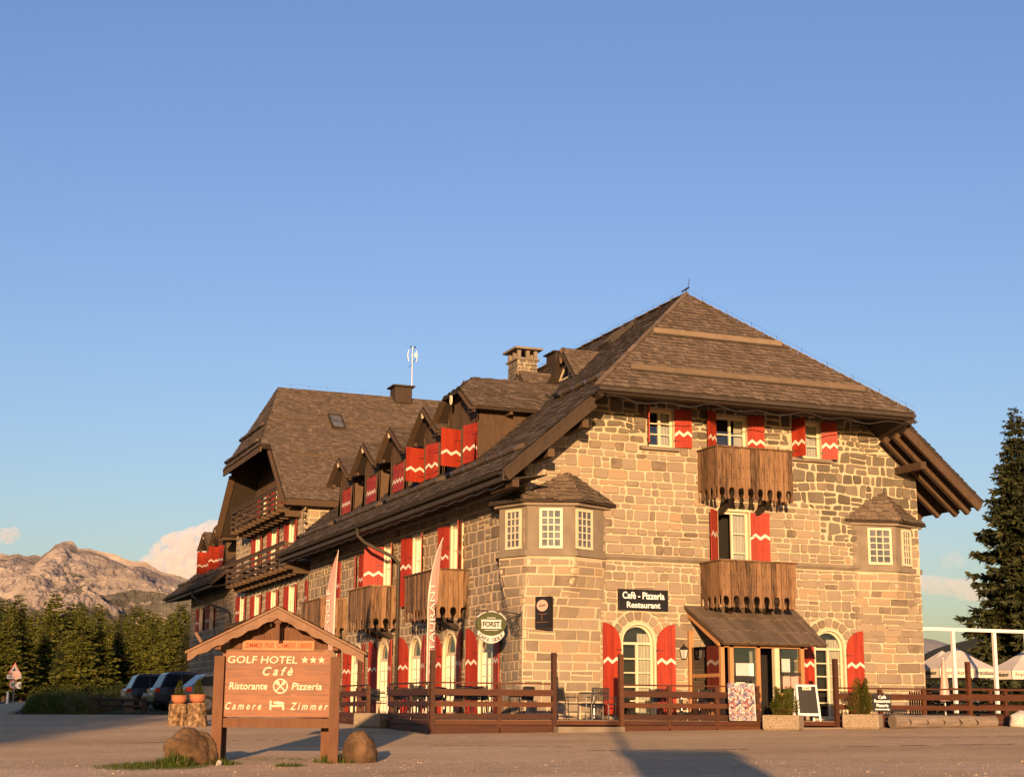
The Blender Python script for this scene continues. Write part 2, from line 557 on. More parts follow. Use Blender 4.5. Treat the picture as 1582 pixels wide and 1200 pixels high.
def text(name, s, mt, parent, loc, width=None, height=None, rot=(pi / 2, 0, 0), shear=0.0, bold=0.0, depth=.006, spacing=1.0, align='CENTER', mx=None):
    """lettering as a mesh: centred on loc, fitted to the width / cap height"""
    cu = bpy.data.curves.new(name, 'FONT')
    cu.body = s
    cu.shear = shear
    cu.offset = bold
    cu.extrude = .001
    cu.space_character = spacing
    cu.align_x = align
    cu.resolution_u = 3
    t = bpy.data.objects.new(name, cu)
    C.objects.link(t)
    dg = bpy.context.evaluated_depsgraph_get()
    me = bpy.data.meshes.new_from_object(t.evaluated_get(dg))
    bpy.data.objects.remove(t)
    bpy.data.curves.remove(cu)
    xs = [v.co.x for v in me.vertices]
    ys = [v.co.y for v in me.vertices]
    cx, cy = (min(xs) + max(xs)) / 2, (min(ys) + max(ys)) / 2
    sx = width / (max(xs) - min(xs)) if width else None
    sy = height / (max(ys) - min(ys)) if height else None
    sx = sx or sy
    sy = sy or sx
    for v in me.vertices:
        v.co = ((v.co.x - cx) * sx, (v.co.y - cy) * sy, v.co.z * depth / .001)
    me.materials.clear()
    me.materials.append(M[mt])
    o = bpy.data.objects.new(name, me)
    C.objects.link(o)
    if parent:
        o.parent = parent
    if mx is not None:
        o.matrix_local = mx
    else:
        o.location = loc
        o.rotation_euler = rot
    return o


# ------------------------------------------------------------------ ground shape
CAMP = Vector((-17.1171, -41.84395))
TH = radians(21.70581)
FW = Vector((sin(TH), cos(TH)))       # horizontal view direction
RT = Vector((cos(TH), -sin(TH)))


def W(X, Y):
    """point X metres to the right of the photographer and Y metres ahead"""
    p = CAMP + RT * (X * .979) + FW * Y
    return p.x, p.y


def ground_z(x, y):
    q = Vector((x, y)) - CAMP
    X, Y = q.dot(RT), q.dot(FW)
    z = -1.6 + .0046 * max(-20, min(25, X)) + .0257 * min(Y, 54)
    if Y > 54:
        z += .0085 * (Y - 54)
    z = z if Y < 180 else z
    return z


def GP(X, Y, dz=0):
    x, y = W(X, Y)
    return Vector((x, y, ground_z(x, y) + dz))


# ================================================================== THE HOTEL
def area(p):
    return .5 * sum(p[i][0] * p[(i + 1) % len(p)][1] - p[(i + 1) % len(p)][0] * p[i][1] for i in range(len(p)))


def centroid(p):
    return sum(q[0] for q in p) / len(p), sum(q[1] for q in p) / len(p)


def clip(poly, a, b, c):
    """keep the side a*x + b*y <= c of a polygon"""
    out = []
    n = len(poly)
    for i in range(n):
        p, q = poly[i], poly[(i + 1) % n]
        dp, dq = a * p[0] + b * p[1] - c, a * q[0] + b * q[1] - c
        if dp <= 0:
            out.append(p)
        if (dp < 0 < dq) or (dq < 0 < dp):
            t = dp / (dp - dq)
            out.append((p[0] + (q[0] - p[0]) * t, p[1] + (q[1] - p[1]) * t))
    return out


def clip_convex(poly, outline):
    """intersection with a convex, counter-clockwise outline"""
    for i in range(len(outline)):
        p, q = outline[i], outline[(i + 1) % len(outline)]
        a, b = q[1] - p[1], -(q[0] - p[0])
        poly = clip(poly, a, b, a * p[0] + b * p[1])
        if len(poly) < 3:
            return []
    return poly


def inset(poly, g):
    if area(poly) < 0:
        poly = poly[::-1]
    out = list(poly)
    for i in range(len(poly)):
        p, q = poly[i], poly[(i + 1) % len(poly)]
        L = sqrt((q[0] - p[0]) ** 2 + (q[1] - p[1]) ** 2)
        if L < 1e-6:
            continue
        a, b = (q[1] - p[1]) / L, -(q[0] - p[0]) / L
        out = clip(out, a, b, a * p[0] + b * p[1] - g)
        if len(out) < 3:
            return []
    return out


def minus_rect(poly, r):
    x0, x1, y0, y1 = r
    xs = [p[0] for p in poly]
    ys = [p[1] for p in poly]
    if max(xs) <= x0 or min(xs) >= x1 or max(ys) <= y0 or min(ys) >= y1:
        return poly
    best = []
    for a, b, c in ((1, 0, x0), (-1, 0, -x1), (0, 1, y0), (0, -1, -y1)):
        q = clip(poly, a, b, c)
        if len(q) > 2 and (not best or abs(area(q)) > abs(area(best))):
            best = q
    return best


def minus_circle(poly, cx, cy, r):
    m = centroid(poly)
    if min(sqrt((p[0] - cx) ** 2 + (p[1] - cy) ** 2) for p in list(poly) + [m]) > r:
        return poly
    dx, dy = m[0] - cx, m[1] - cy
    L = sqrt(dx * dx + dy * dy) or 1
    if L < r * .55:
        return []
    dx, dy = dx / L, dy / L
    return clip(poly, -dx, -dy, -(dx * cx + dy * cy + r))


def rounded(poly, t=.036):
    out = []
    n = len(poly)
    for i in range(n):
        o, p, q = poly[i - 1], poly[i], poly[(i + 1) % n]
        for e in (o, q):
            L = sqrt((e[0] - p[0]) ** 2 + (e[1] - p[1]) ** 2) or 1
            k = min(t, .3 * L) / L
            out.append((p[0] + (e[0] - p[0]) * k, p[1] + (e[1] - p[1]) * k))
    return out


def clean(poly, eps=.012):
    out = []
    for p in poly:
        if not out or (p[0] - out[-1][0]) ** 2 + (p[1] - out[-1][1]) ** 2 > eps * eps:
            out.append(p)
    while len(out) > 2 and (out[0][0] - out[-1][0]) ** 2 + (out[0][1] - out[-1][1]) ** 2 <= eps * eps:
        out.pop()
    return out


def coursed(rnd, x0, x1, z0, z1, hmin, hmax, wmin, wmax, wav=.035, jit=.035):
    """irregular courses of squared stones"""
    rows = []
    z = z0
    k = 0
    bound = lambda k, x, z: z + wav * noise.noise((x * .9, k * 7.3, 1.7)) + wav * .5 * noise.noise((x * 2.7, k * 3.1, 9.2))
    while z < z1:
        h = rnd.uniform(hmin, hmax)
        x = x0 - rnd.uniform(0, wmax)
        while x < x1:
            wd = rnd.uniform(wmin, wmax) * (1.25 if rnd.random() < .18 else 1)
            a, b = x, x + wd
            j = lambda: rnd.uniform(-jit, jit)
            p = [(a, bound(k, a, z)), (b, bound(k, b, z)), (b + j(), bound(k + 1, b, z + h)), (a + j(), bound(k + 1, a, z + h))]
            if h > .27 and rnd.random() < .16:
                f = rnd.uniform(.35, .65)
                ml = (a + j() * .5, p[0][1] + (p[3][1] - p[0][1]) * f)
                mr = (b + j() * .5, p[1][1] + (p[2][1] - p[1][1]) * (f + rnd.uniform(-.1, .1)))
                rows += [[p[0], p[1], mr, ml], [ml, mr, p[2], p[3]]]
            else:
                rows.append(p)
            x = b
        z += h
        k += 1
    return rows


def voronoi(rnd, x0, x1, z0, z1, sx, sz):
    pts = {}
    nx, nz = int((x1 - x0) / sx) + 2, int((z1 - z0) / sz) + 2
    for i in range(-1, nx + 1):
        for j in range(-1, nz + 1):
            pts[i, j] = (x0 + (i + .5 * (j % 2) + rnd.uniform(-.36, .36)) * sx, z0 + (j + rnd.uniform(-.33, .33)) * sz)
    out = []
    for (i, j), p in pts.items():
        poly = [(p[0] - sx * 1.3, p[1] - sz * 1.3), (p[0] + sx * 1.3, p[1] - sz * 1.3), (p[0] + sx * 1.3, p[1] + sz * 1.3), (p[0] - sx * 1.3, p[1] + sz * 1.3)]
        for di in (-2, -1, 0, 1, 2):
            for dj in (-2, -1, 0, 1, 2):
                q = pts.get((i + di, j + dj))
                if q is None or (di == 0 and dj == 0):
                    continue
                a, b = q[0] - p[0], q[1] - p[1]
                poly = clip(poly, a, b, a * (p[0] + q[0]) / 2 + b * (p[1] + q[1]) / 2)
                if len(poly) < 3:
                    break
            if len(poly) < 3:
                break
        if len(poly) > 2:
            out.append(poly)
    return out


def stone_mesh(mb, poly, fn, proud, bevel=True):
    """one pillow-faced stone standing proud of the mortar"""
    r = rounded(poly)
    n = len(r)
    cx, cz = centroid(r)
    rings = [[(x, z, -.012) for x, z in r], [(x, z, proud * .6) for x, z in r]]
    if bevel:
        rings.append([(cx + (x - cx) * .91, cz + (z - cz) * .88, proud) for x, z in r])
    i0 = len(mb.v)
    for g in rings:
        mb.v += [tuple(fn(*p)) for p in g]
    for k in range(len(rings) - 1):
        for j in range(n):
            a, b = i0 + k * n + j, i0 + k * n + (j + 1) % n
            mb.f.append((a, b, b + n, a + n))
            mb.m.append(0)
    e = i0 + (len(rings) - 1) * n
    mb.f.append(tuple(e + j for j in range(n)))
    mb.m.append(0)


FR = lambda x, z, h: (x, -h, z)           # gable wall
FL = lambda x, z, h: (-h, x, z)           # eaves wall


def wall_panel(name, outline, ops, fn, parent, depth=.30):
    """wall surface with real openings and their reveals"""
    mb = MB()
    xs = sorted({o[k] for o in ops for k in ('x0', 'x1')} | {min(p[0] for p in outline), max(p[0] for p in outline)})
    zs = sorted({o[k] for o in ops for k in ('z0', 'z1')} | {min(p[1] for p in outline), max(p[1] for p in outline)})
    for i in range(len(xs) - 1):
        for j in range(len(zs) - 1):
            cx, cz = (xs[i] + xs[i + 1]) / 2, (zs[j] + zs[j + 1]) / 2
            if any(o['x0'] < cx < o['x1'] and o['z0'] < cz < o['z1'] for o in ops):
                continue
            q = clip_convex([(xs[i], zs[j]), (xs[i + 1], zs[j]), (xs[i + 1], zs[j + 1]), (xs[i], zs[j + 1])], outline)
            if len(q) > 2 and abs(area(q)) > 1e-4:
                mb.face([fn(x, z, 0) for x, z in q])
    for o in ops:
        x0, x1, z0, z1 = o['x0'], o['x1'], o['z0'], o['z1']
        if o.get('arch'):
            r = (x1 - x0) / 2
            cx, cz = (x0 + x1) / 2, z1 - r
            arc = [(cx - r * cos(pi * k / 16), cz + r * sin(pi * k / 16)) for k in range(17)]
            for k in range(16):
                a, b = arc[k], arc[k + 1]
                e = (x0, z1) if k < 8 else (x1, z1)
                mb.face([fn(*a, 0), fn(*b, 0), fn(*e, 0)])
                mb.face([fn(*a, 0), fn(*b, 0), fn(*b, -depth), fn(*a, -depth)])
            path = [(x0, cz), (x0, z0), (x1, z0), (x1, cz)]
        else:
            path = [(x0, z1), (x0, z0), (x1, z0), (x1, z1), (x0, z1)]
        for a, b in zip(path, path[1:]):
            mb.face([fn(*a, 0), fn(*b, 0), fn(*b, -depth), fn(*a, -depth)])
    return mb.build(name, 'mortar', parent, fix=False)


def window(o, fn, parent, cols=2, rows=3, rec=.10, fw=.09, bar=.035, curtain=(.0, .45), name='window', open_left=False, opaque=False, casing=0, mullion=.07):
    """frame with glazing bars > pane, curtain, dark room behind"""
    x0, x1, z0, z1 = o['x0'], o['x1'], o['z0'], o['z1']
    mb = MB()
    B = lambda a, b, c, d, h0=-rec - .05, h1=-rec: mb.prism([(a, c), (b, c), (b, d), (a, d)], fn, h0, h1)
    arch = o.get('arch')
    r = (x1 - x0) / 2
    cx = (x0 + x1) / 2
    zs = z1 - r if arch else z1
    B(x0, x0 + fw, z0, zs)
    B(x1 - fw, x1, z0, zs)
    B(x0 + fw, x1 - fw, z0, z0 + fw)
    B(x0 + fw, x1 - fw, zs - fw, zs, h1=-rec + .02)
    if casing:
        for a, b, c, d in ((x0 - casing, x0 + .01, z0, zs), (x1 - .01, x1 + casing, z0, zs)) + (() if arch else ((x0 - casing, x1 + casing, zs - .01, zs + casing),)):
            mb.prism([(a, c), (b, c), (b, d), (a, d)], fn, -.02, .045)
    if arch:
        n = 14
        for k in range(n):
            a0, a1 = pi * k / n, pi * (k + 1) / n
            ro, ri = r, r - fw
            mb.prism([(cx - ri * cos(a0), zs + ri * sin(a0)), (cx - ro * cos(a0), zs + ro * sin(a0)), (cx - ro * cos(a1), zs + ro * sin(a1)), (cx - ri * cos(a1), zs + ri * sin(a1))][::-1], fn, -rec - .05, -rec)
            if casing:
                ro, ri = r + casing, r - .01
                mb.prism([(cx - ri * cos(a0), zs + ri * sin(a0)), (cx - ro * cos(a0), zs + ro * sin(a0)), (cx - ro * cos(a1), zs + ro * sin(a1)), (cx - ri * cos(a1), zs + ri * sin(a1))][::-1], fn, -.02, .045)
    gx0, gx1, gz0, gz1 = x0 + fw, x1 - fw, z0 + fw, zs - fw
    if mullion:
        B(cx - mullion / 2, cx + mullion / 2, gz0, gz1, h1=-rec + .015)
        halves = [(gx0, cx - mullion / 2), (cx + mullion / 2, gx1)]
    else:
        halves = [(gx0, gx1)]
    if open_left:
        halves = halves[1:]
    for a, b in halves:
        for k in range(1, cols):
            xx = a + (b - a) * k / cols
            B(xx - bar / 2, xx + bar / 2, gz0, gz1, -rec - .04, -rec - .005)
        for k in range(1, rows):
            zz = gz0 + (gz1 - gz0) * k / rows
            B(a, b, zz - bar / 2, zz + bar / 2, -rec - .04, -rec - .008)
    f = mb.build(name, 'cream', parent)
    g = MB()
    for a, b in halves:
        g.face([fn(a, gz0, -rec - .025), fn(b, gz0, -rec - .025), fn(b, gz1, -rec - .025), fn(a, gz1, -rec - .025)])
    if arch:
        g.face([fn(cx - (r - fw) * cos(pi * k / 14), zs + (r - fw) * sin(pi * k / 14), -rec - .025) for k in range(15)])
    g.build('pane', 'oriel_glass' if opaque else 'glass', f, fix=False)
    if not opaque:
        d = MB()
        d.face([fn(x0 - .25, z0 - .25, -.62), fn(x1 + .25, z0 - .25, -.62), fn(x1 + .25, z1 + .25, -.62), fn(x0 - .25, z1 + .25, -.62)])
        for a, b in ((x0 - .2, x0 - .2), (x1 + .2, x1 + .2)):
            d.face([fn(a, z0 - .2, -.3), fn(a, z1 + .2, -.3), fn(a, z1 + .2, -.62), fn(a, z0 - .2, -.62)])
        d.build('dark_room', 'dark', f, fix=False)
        c0, c1 = curtain
        cm = MB()
        for a, b in (((x0 + .02, x0 + (x1 - x0) * c0)), ((x1 - (x1 - x0) * c1, x1 - .02))):
            if b - a > .06:
                n = max(3, int((b - a) / .05))
                pts = [(a + (b - a) * k / n, -.25 + .018 * (k % 2)) for k in range(n + 1)]
                for (p, hp), (q, hq) in zip(pts, pts[1:]):
                    cm.face([fn(p, z0 + .02, hp), fn(q, z0 + .02, hq), fn(q, z1 - (.0 if not arch else r * .5), hq), fn(p, z1 - (.0 if not arch else r * .5), hp)])
        if cm.f:
            cm.build('curtain', 'curtain', f, fix=False)
    return f


def shutter(fn, parent, hx, side, z0, z1, wd, ang=176, arch=False, band=None, h0=.05, label=None):
    """red boarded shutter with a cream zigzag; ang 180 = folded back on the wall"""
    mb = MB()
    ca, sa = cos(radians(ang)), sin(radians(ang))
    P = lambda s, z, q: fn(hx - side * s * ca + side * q * sa, z, h0 + s * sa + q * ca)
    n = 5
    zs = z1 - wd
    top = lambda s: zs + sqrt(max(0, wd * wd - (wd - s) ** 2)) if arch else z1
    for k in range(n):
        a, b = wd * k / n + (.004 if k else 0), wd * (k + 1) / n
        if arch:
            tp = [(b - (b - a) * j / 3, top(b - (b - a) * j / 3)) for j in range(4)]
        else:
            tp = [(b, z1), (a, z1)]
        mb.prism([(a, z0), (b, z0)] + tp, P, -.016, .016)
    for zb in ((z0 + .12 * (z1 - z0)), (z0 + .80 * (z1 - z0)) if not arch else zs - .12):
        mb.prism([(.04, zb), (wd - .04, zb), (wd - .04, zb + .07), (.04, zb + .07)], P, .0165, .028)
    for zh in (z0 + .16 * (z1 - z0), z0 + .70 * (z1 - z0)):
        for s in (1, -1):
            q0, q1 = (.0290, .034) if s > 0 else (-.022, -.0165)
            mb.prism([(-.03, zh), (wd * .34, zh + .008), (wd * .34, zh + .022), (-.03, zh + .03)], P, q0, q1, 2)
    zb = band if band else z0 + .32 * (z1 - z0)
    amp, th = .055, .10
    pk = [(wd * k / 4, zb + (amp if k % 2 else -amp) + .014 * noise.noise((hx * 3, k * 1.7, z0))) for k in range(5)]
    for (p, zp), (q, zq) in zip(pk, pk[1:]):
        for s in (1, -1):
            mb.face([P(p, zp, s * .021), P(q, zq, s * .021), P(q, zq + th, s * .021), P(p, zp + th, s * .021)], 1)
    o = mb.build('shutter', ['red', 'cream_band', 'black_metal'], parent)
    if label:
        o['label'] = label
    return o


hotel = thing('hotel_building', 'long stone mountain hotel with steep shingled roofs, red zigzag shutters and timber balconies', 'building')
Z0 = -.75

# ---------------------------------------------------------------- gable wall
K = .8515
roof_z = lambda u: 6.69 + K * (u + 1.39)
R_ops = dict(
    w1=dict(x0=4.05, x1=4.95, z0=7.97, z1=9.15), w2=dict(x0=6.42, x1=7.56, z0=7.05, z1=9.12), w3=dict(x0=9.20, x1=10.30, z0=7.97, z1=9.15),
    d1=dict(x0=6.42, x1=7.56, z0=3.55, z1=6.13),
    a1=dict(x0=3.12, x1=4.18, z0=-.18, z1=2.55, arch=True), a2=dict(x0=9.80, x1=10.88, z0=-.18, z1=2.53, arch=True),
    porch=dict(x0=6.5, x1=7.6, z0=-.22, z1=1.95))
R_out = [(0, Z0), (13.92, Z0), (13.92, roof_z(0) - .3), (11.85, 9.40), (2.07, 9.40), (0, roof_z(0) - .3)]
wallR = wall_panel('gable_wall', R_out, list(R_ops.values()), FR, hotel)

rnd = random.Random(11)
RUB = [(-1, 15, 8.30, 11), (8.75, 15, 6.35, 8.30), (10.15, 15, 5.35, 6.35)]
polys = []
for p in coursed(rnd, 0, 13.92, Z0 + .1, 2.2, .24, .42, .34, .90) + coursed(rnd, 0, 13.92, 2.2, 9.4, .17, .36, .22, .60, .045, .045):
    for r in RUB:
        p = minus_rect(p, r) if p else p
    if p:
        polys.append((p, 'ashlar'))
for r in RUB:
    rr = (max(0, r[0]), min(13.92, r[1]), r[2], min(9.45, r[3]))
    for p in coursed(rnd, rr[0], rr[1], rr[2], rr[3], .16, .36, .18, .52, .13, .075):
        if rnd.random() < .3:
            k = rnd.randrange(4)
            p = [q_ if i != k else (q_[0] + rnd.uniform(-.08, .08), q_[1] + rnd.uniform(-.08, .08)) for i, q_ in enumerate(p)]
        q = clip_convex(p, [(rr[0], rr[2]), (rr[1], rr[2]), (rr[1], rr[3]), (rr[0], rr[3])])
        if len(q) > 2:
            polys.append((q, 'rubble'))
holes = []
for k, o in R_ops.items():
    m = .05
    if o.get('arch'):
        holes.append((o['x0'] - .10, o['x1'] + .10, o['z0'] - 1, o['z1'] - .54))
    else:
        holes.append((o['x0'] - m, o['x1'] + m, o['z0'] - m, o['z1'] + m))
holes += [(-1, 2.40, -2, 4.45), (3.70, 5.15, 7.84, 7.99), (9.2, 10.65, 7.84, 7.99), (2.3, 13.92, 4.42, 4.64), (5.3, 9.0, 3.02, 3.2)]
circ = [(3.65, 2.02, .94), (10.34, 1.99, .94)]
done = []
for p, st in polys:
    p = clip_convex(p, R_out)
    for h in holes:
        if p:
            p = minus_rect(p, h)
    for c in circ:
        if p and len(p) > 2:
            p = minus_circle(p, *c)
    if not p or len(p) < 3:
        continue
    p = inset(p, rnd.uniform(.016, .026) if st == 'ashlar' else rnd.uniform(.018, .031))
    p = clean(p) if p else p
    if not p or len(p) < 3 or abs(area(p)) < .008:
        continue
    done.append((abs(area(p)), p, st))
# voussoirs of the two arches
for cx, cz, ro in circ:
    n = 9
    for k in range(n):
        a0, a1 = pi * (k + .07) / n, pi * (k + .93) / n
        ri, r2 = .66, ro - .03 + rnd.uniform(-.02, .02)
        p = [(cx - ri * cos(a0), cz + ri * sin(a0)), (cx - r2 * cos(a0), cz + r2 * sin(a0)), (cx - r2 * cos(a1), cz + r2 * sin(a1)), (cx - ri * cos(a1), cz + ri * sin(a1))][::-1]
        done.append((5, p, 'ashlar'))
done.sort(key=lambda d: -d[0])
rest = {'ashlar': MB(), 'rubble': MB()}
for i, (a, p, st) in enumerate(done):
    if i < 270:
        cx, cz = centroid(p)
        mb = MB()
        stone_mesh(mb, [(x - cx, z - cz) for x, z in p], FR, rnd.uniform(.028, .06))
        mb.build('stone', st, wallR, loc=(cx, 0, cz), fix=False)
    else:
        stone_mesh(rest[st], p, FR, rnd.uniform(.024, .055))
for st, mb in rest.items():
    tag(mb.build('small_stones', st, wallR, fix=False), kind='stuff')

for k, kw in dict(w1=dict(cols=1, rows=3, curtain=(.0, .5)), w2=dict(cols=1, rows=4, curtain=(0, .3)), w3=dict(cols=1, rows=3, curtain=(.2, .5)),
                  d1=dict(cols=1, rows=4, open_left=True, curtain=(0, .45), casing=.05), a1=dict(cols=1, rows=5, curtain=(.0, .42), casing=.035, fw=.07), a2=dict(cols=1, rows=5, curtain=(0, .45), casing=.035, fw=.07)).items():
    window(R_ops[k], FR, hotel, **kw)
for x0, x1 in ((3.75, 5.08), (9.05, 10.6)):
    mb = MB()
    mb.bb((x0, -.16, 7.86), (x1, .0, 7.965))
    mb.build('window_sill', 'concrete', hotel)
# shutters of the gable
shutter(FR, hotel, 4.03, -1, 8.0, 9.2, .56, 112)
shutter(FR, hotel, 4.97, 1, 8.0, 9.2, .56, 174)
shutter(FR, hotel, 6.42, -1, 7.9, 9.2, .56, 145, band=8.32)
shutter(FR, hotel, 7.56, 1, 7.9, 9.2, .56, 172, band=8.30)
shutter(FR, hotel, 9.20, -1, 7.97, 9.2, .54, 74)
shutter(FR, hotel, 10.30, 1, 7.97, 9.2, .50, 152)
shutter(FR, hotel, 6.40, -1, 3.6, 6.1, .60, 138, band=5.3)
shutter(FR, hotel, 7.58, 1, 3.6, 6.1, .62, 168, band=5.3)
for a, hx, sd in ((0, 3.05, -1), (0, 4.25, 1), (1, 9.73, -1), (1, 10.95, 1)):
    shutter(FR, hotel, hx, sd, -.1, 2.57 if a == 0 else 2.54, .60, 175, arch=True, band=1.42)

# string course
mb = MB()
prof = [(0, 4.45), (.06, 4.45), (.12, 4.53), (.12, 4.62), (0, 4.62)]
mb.slab([(2.2, -h, z) for h, z in prof], (9.6, 0, 0))
mb.build('string_course', 'concrete', hotel)

# ---------------------------------------------------------------- eaves wall
L_ops = {}
for i, c in enumerate((3.10, 6.48, 10.06, 13.85, 17.4, 20.9)):
    L_ops['g%d' % i] = dict(x0=c - .62, x1=c + .62, z0=-.15, z1=2.47, arch=True)
for i, c in enumerate((5.95, 9.98, 13.50)):
    L_ops['u%d' % i] = dict(x0=c - .5, x1=c + .5, z0=3.55, z1=6.02)
for i, c in enumerate((28.42, 32.05, 35.68)):
    L_ops['m%d' % i] = dict(x0=c - .52, x1=c + .52, z0=3.5, z1=5.6)
for i, c in enumerate((28.82, 32.4, 36.0)):
    L_ops['t%d' % i] = dict(x0=c - .5, x1=c + .5, z0=6.7, z1=8.6)
for i, c in enumerate((50.8, 47.6, 39.3)):
    L_ops['f%d' % i] = dict(x0=c - .48, x1=c + .48, z0=4.48, z1=5.82)
wallL = wall_panel('eaves_wall', [(0, Z0), (54.5, Z0), (54.5, 7.5), (0, 7.5)], [o for k, o in L_ops.items() if k[0] != 't'], FL, hotel)
wallT = wall_panel('cross_wing_wall', [(26.9, 7.503), (41.6, 7.503), (41.6, 9.15), (26.9, 9.15)], [dict(o, z0=7.52) for k, o in L_ops.items() if k[0] == 't'], FL, hotel)
mbL = MB()
mbR = MB()
holesL = [(o['x0'] - .1, o['x1'] + .1, o['z0'] - 1 if o.get('arch') else o['z0'] - .05, o['z1'] + .05 - (.5 if o.get('arch') else 0)) for o in L_ops.values()]
holesL.append((-1, 1.70, -2, 4.45))
circL = [((o['x0'] + o['x1']) / 2, o['z1'] - .62, .70) for o in L_ops.values() if o.get('arch')]
for lo, hi, zt, hw in ((0, 26.3, 7.4, (.30, .72)), (26.3, 41.5, 9.1, (.26, .55)), (41.5, 54.5, 7.4, (.35, .8))):
    for p in coursed(rnd, lo, hi, Z0 + .2, zt, .24, .42, *hw):
        p = clip_convex(p, [(lo, Z0), (hi, Z0), (hi, zt), (lo, zt)])
        for h in holesL:
            if p and len(p) > 2:
                p = minus_rect(p, h)
        for c in circL:
            if p and len(p) > 2:
                p = minus_circle(p, *c)
        if not p or len(p) < 3:
            continue
        p = clean(inset(p, rnd.uniform(.026, .042) * (1.55 if 26 < lo < 30 else 1)))
        if len(p) > 2 and abs(area(p)) > .012:
            stone_mesh(mbL, p, FL, rnd.uniform(.02, .045), lo < 1)
tag(mbL.build('small_stones', 'ashlar', wallL, fix=False), kind='stuff')
for k, o in L_ops.items():
    if k[0] == 'g':
        window(o, FL, hotel, cols=1, rows=5, curtain=(.3, .3), casing=.06, rec=.06)
    else:
        window(o, FL, hotel, cols=1, rows=3, curtain=(.4, .4), casing=.09 if k[0] != 'f' else .05, rec=.06)
for i, c in enumerate((3.10, 6.48, 10.06, 13.85, 17.4, 20.9)):
    shutter(FL, hotel, c - .72, -1, -.1, 2.52, .66, 172, arch=True, band=1.42)
    shutter(FL, hotel, c + .72, 1, -.1, 2.52, .66, 168, arch=True, band=1.42)
shutter(FL, hotel, 5.43, -1, 3.6, 6.02, .62, 150, band=4.95)
shutter(FL, hotel, 6.62, 1, 3.6, 6.02, .72, 168, band=4.95)
shutter(FL, hotel, 9.46, -1, 3.6, 6.02, .62, 160, band=4.95)
shutter(FL, hotel, 10.6, 1, 3.6, 6.02, .70, 165, band=4.95)
shutter(FL, hotel, 12.95, -1, 3.6, 6.02, .68, 160, band=4.95)
shutter(FL, hotel, 14.02, 1, 3.6, 6.02, .75, 120, band=4.95)
for c, wd in ((17.3, .62), (20.75, .66)):
    shutter(FL, hotel, c - 2 * wd / 2, -1, 3.6, 5.98, wd, 0, band=4.95)
    shutter(FL, hotel, c + 2 * wd / 2, 1, 3.6, 5.98, wd, 0 if c > 18 else 14, band=4.95)
for k, o in L_ops.items():
    if k[0] in 'mtf':
        for hx, sd in ((o['x0'] - .06, -1), (o['x1'] + .06, 1)):
            shutter(FL, hotel, hx, sd, o['z0'] + .02, o['z1'], .62, 172)
shutter(FL, hotel, 25.95, -1, 4.4, 5.62, .66, 175)

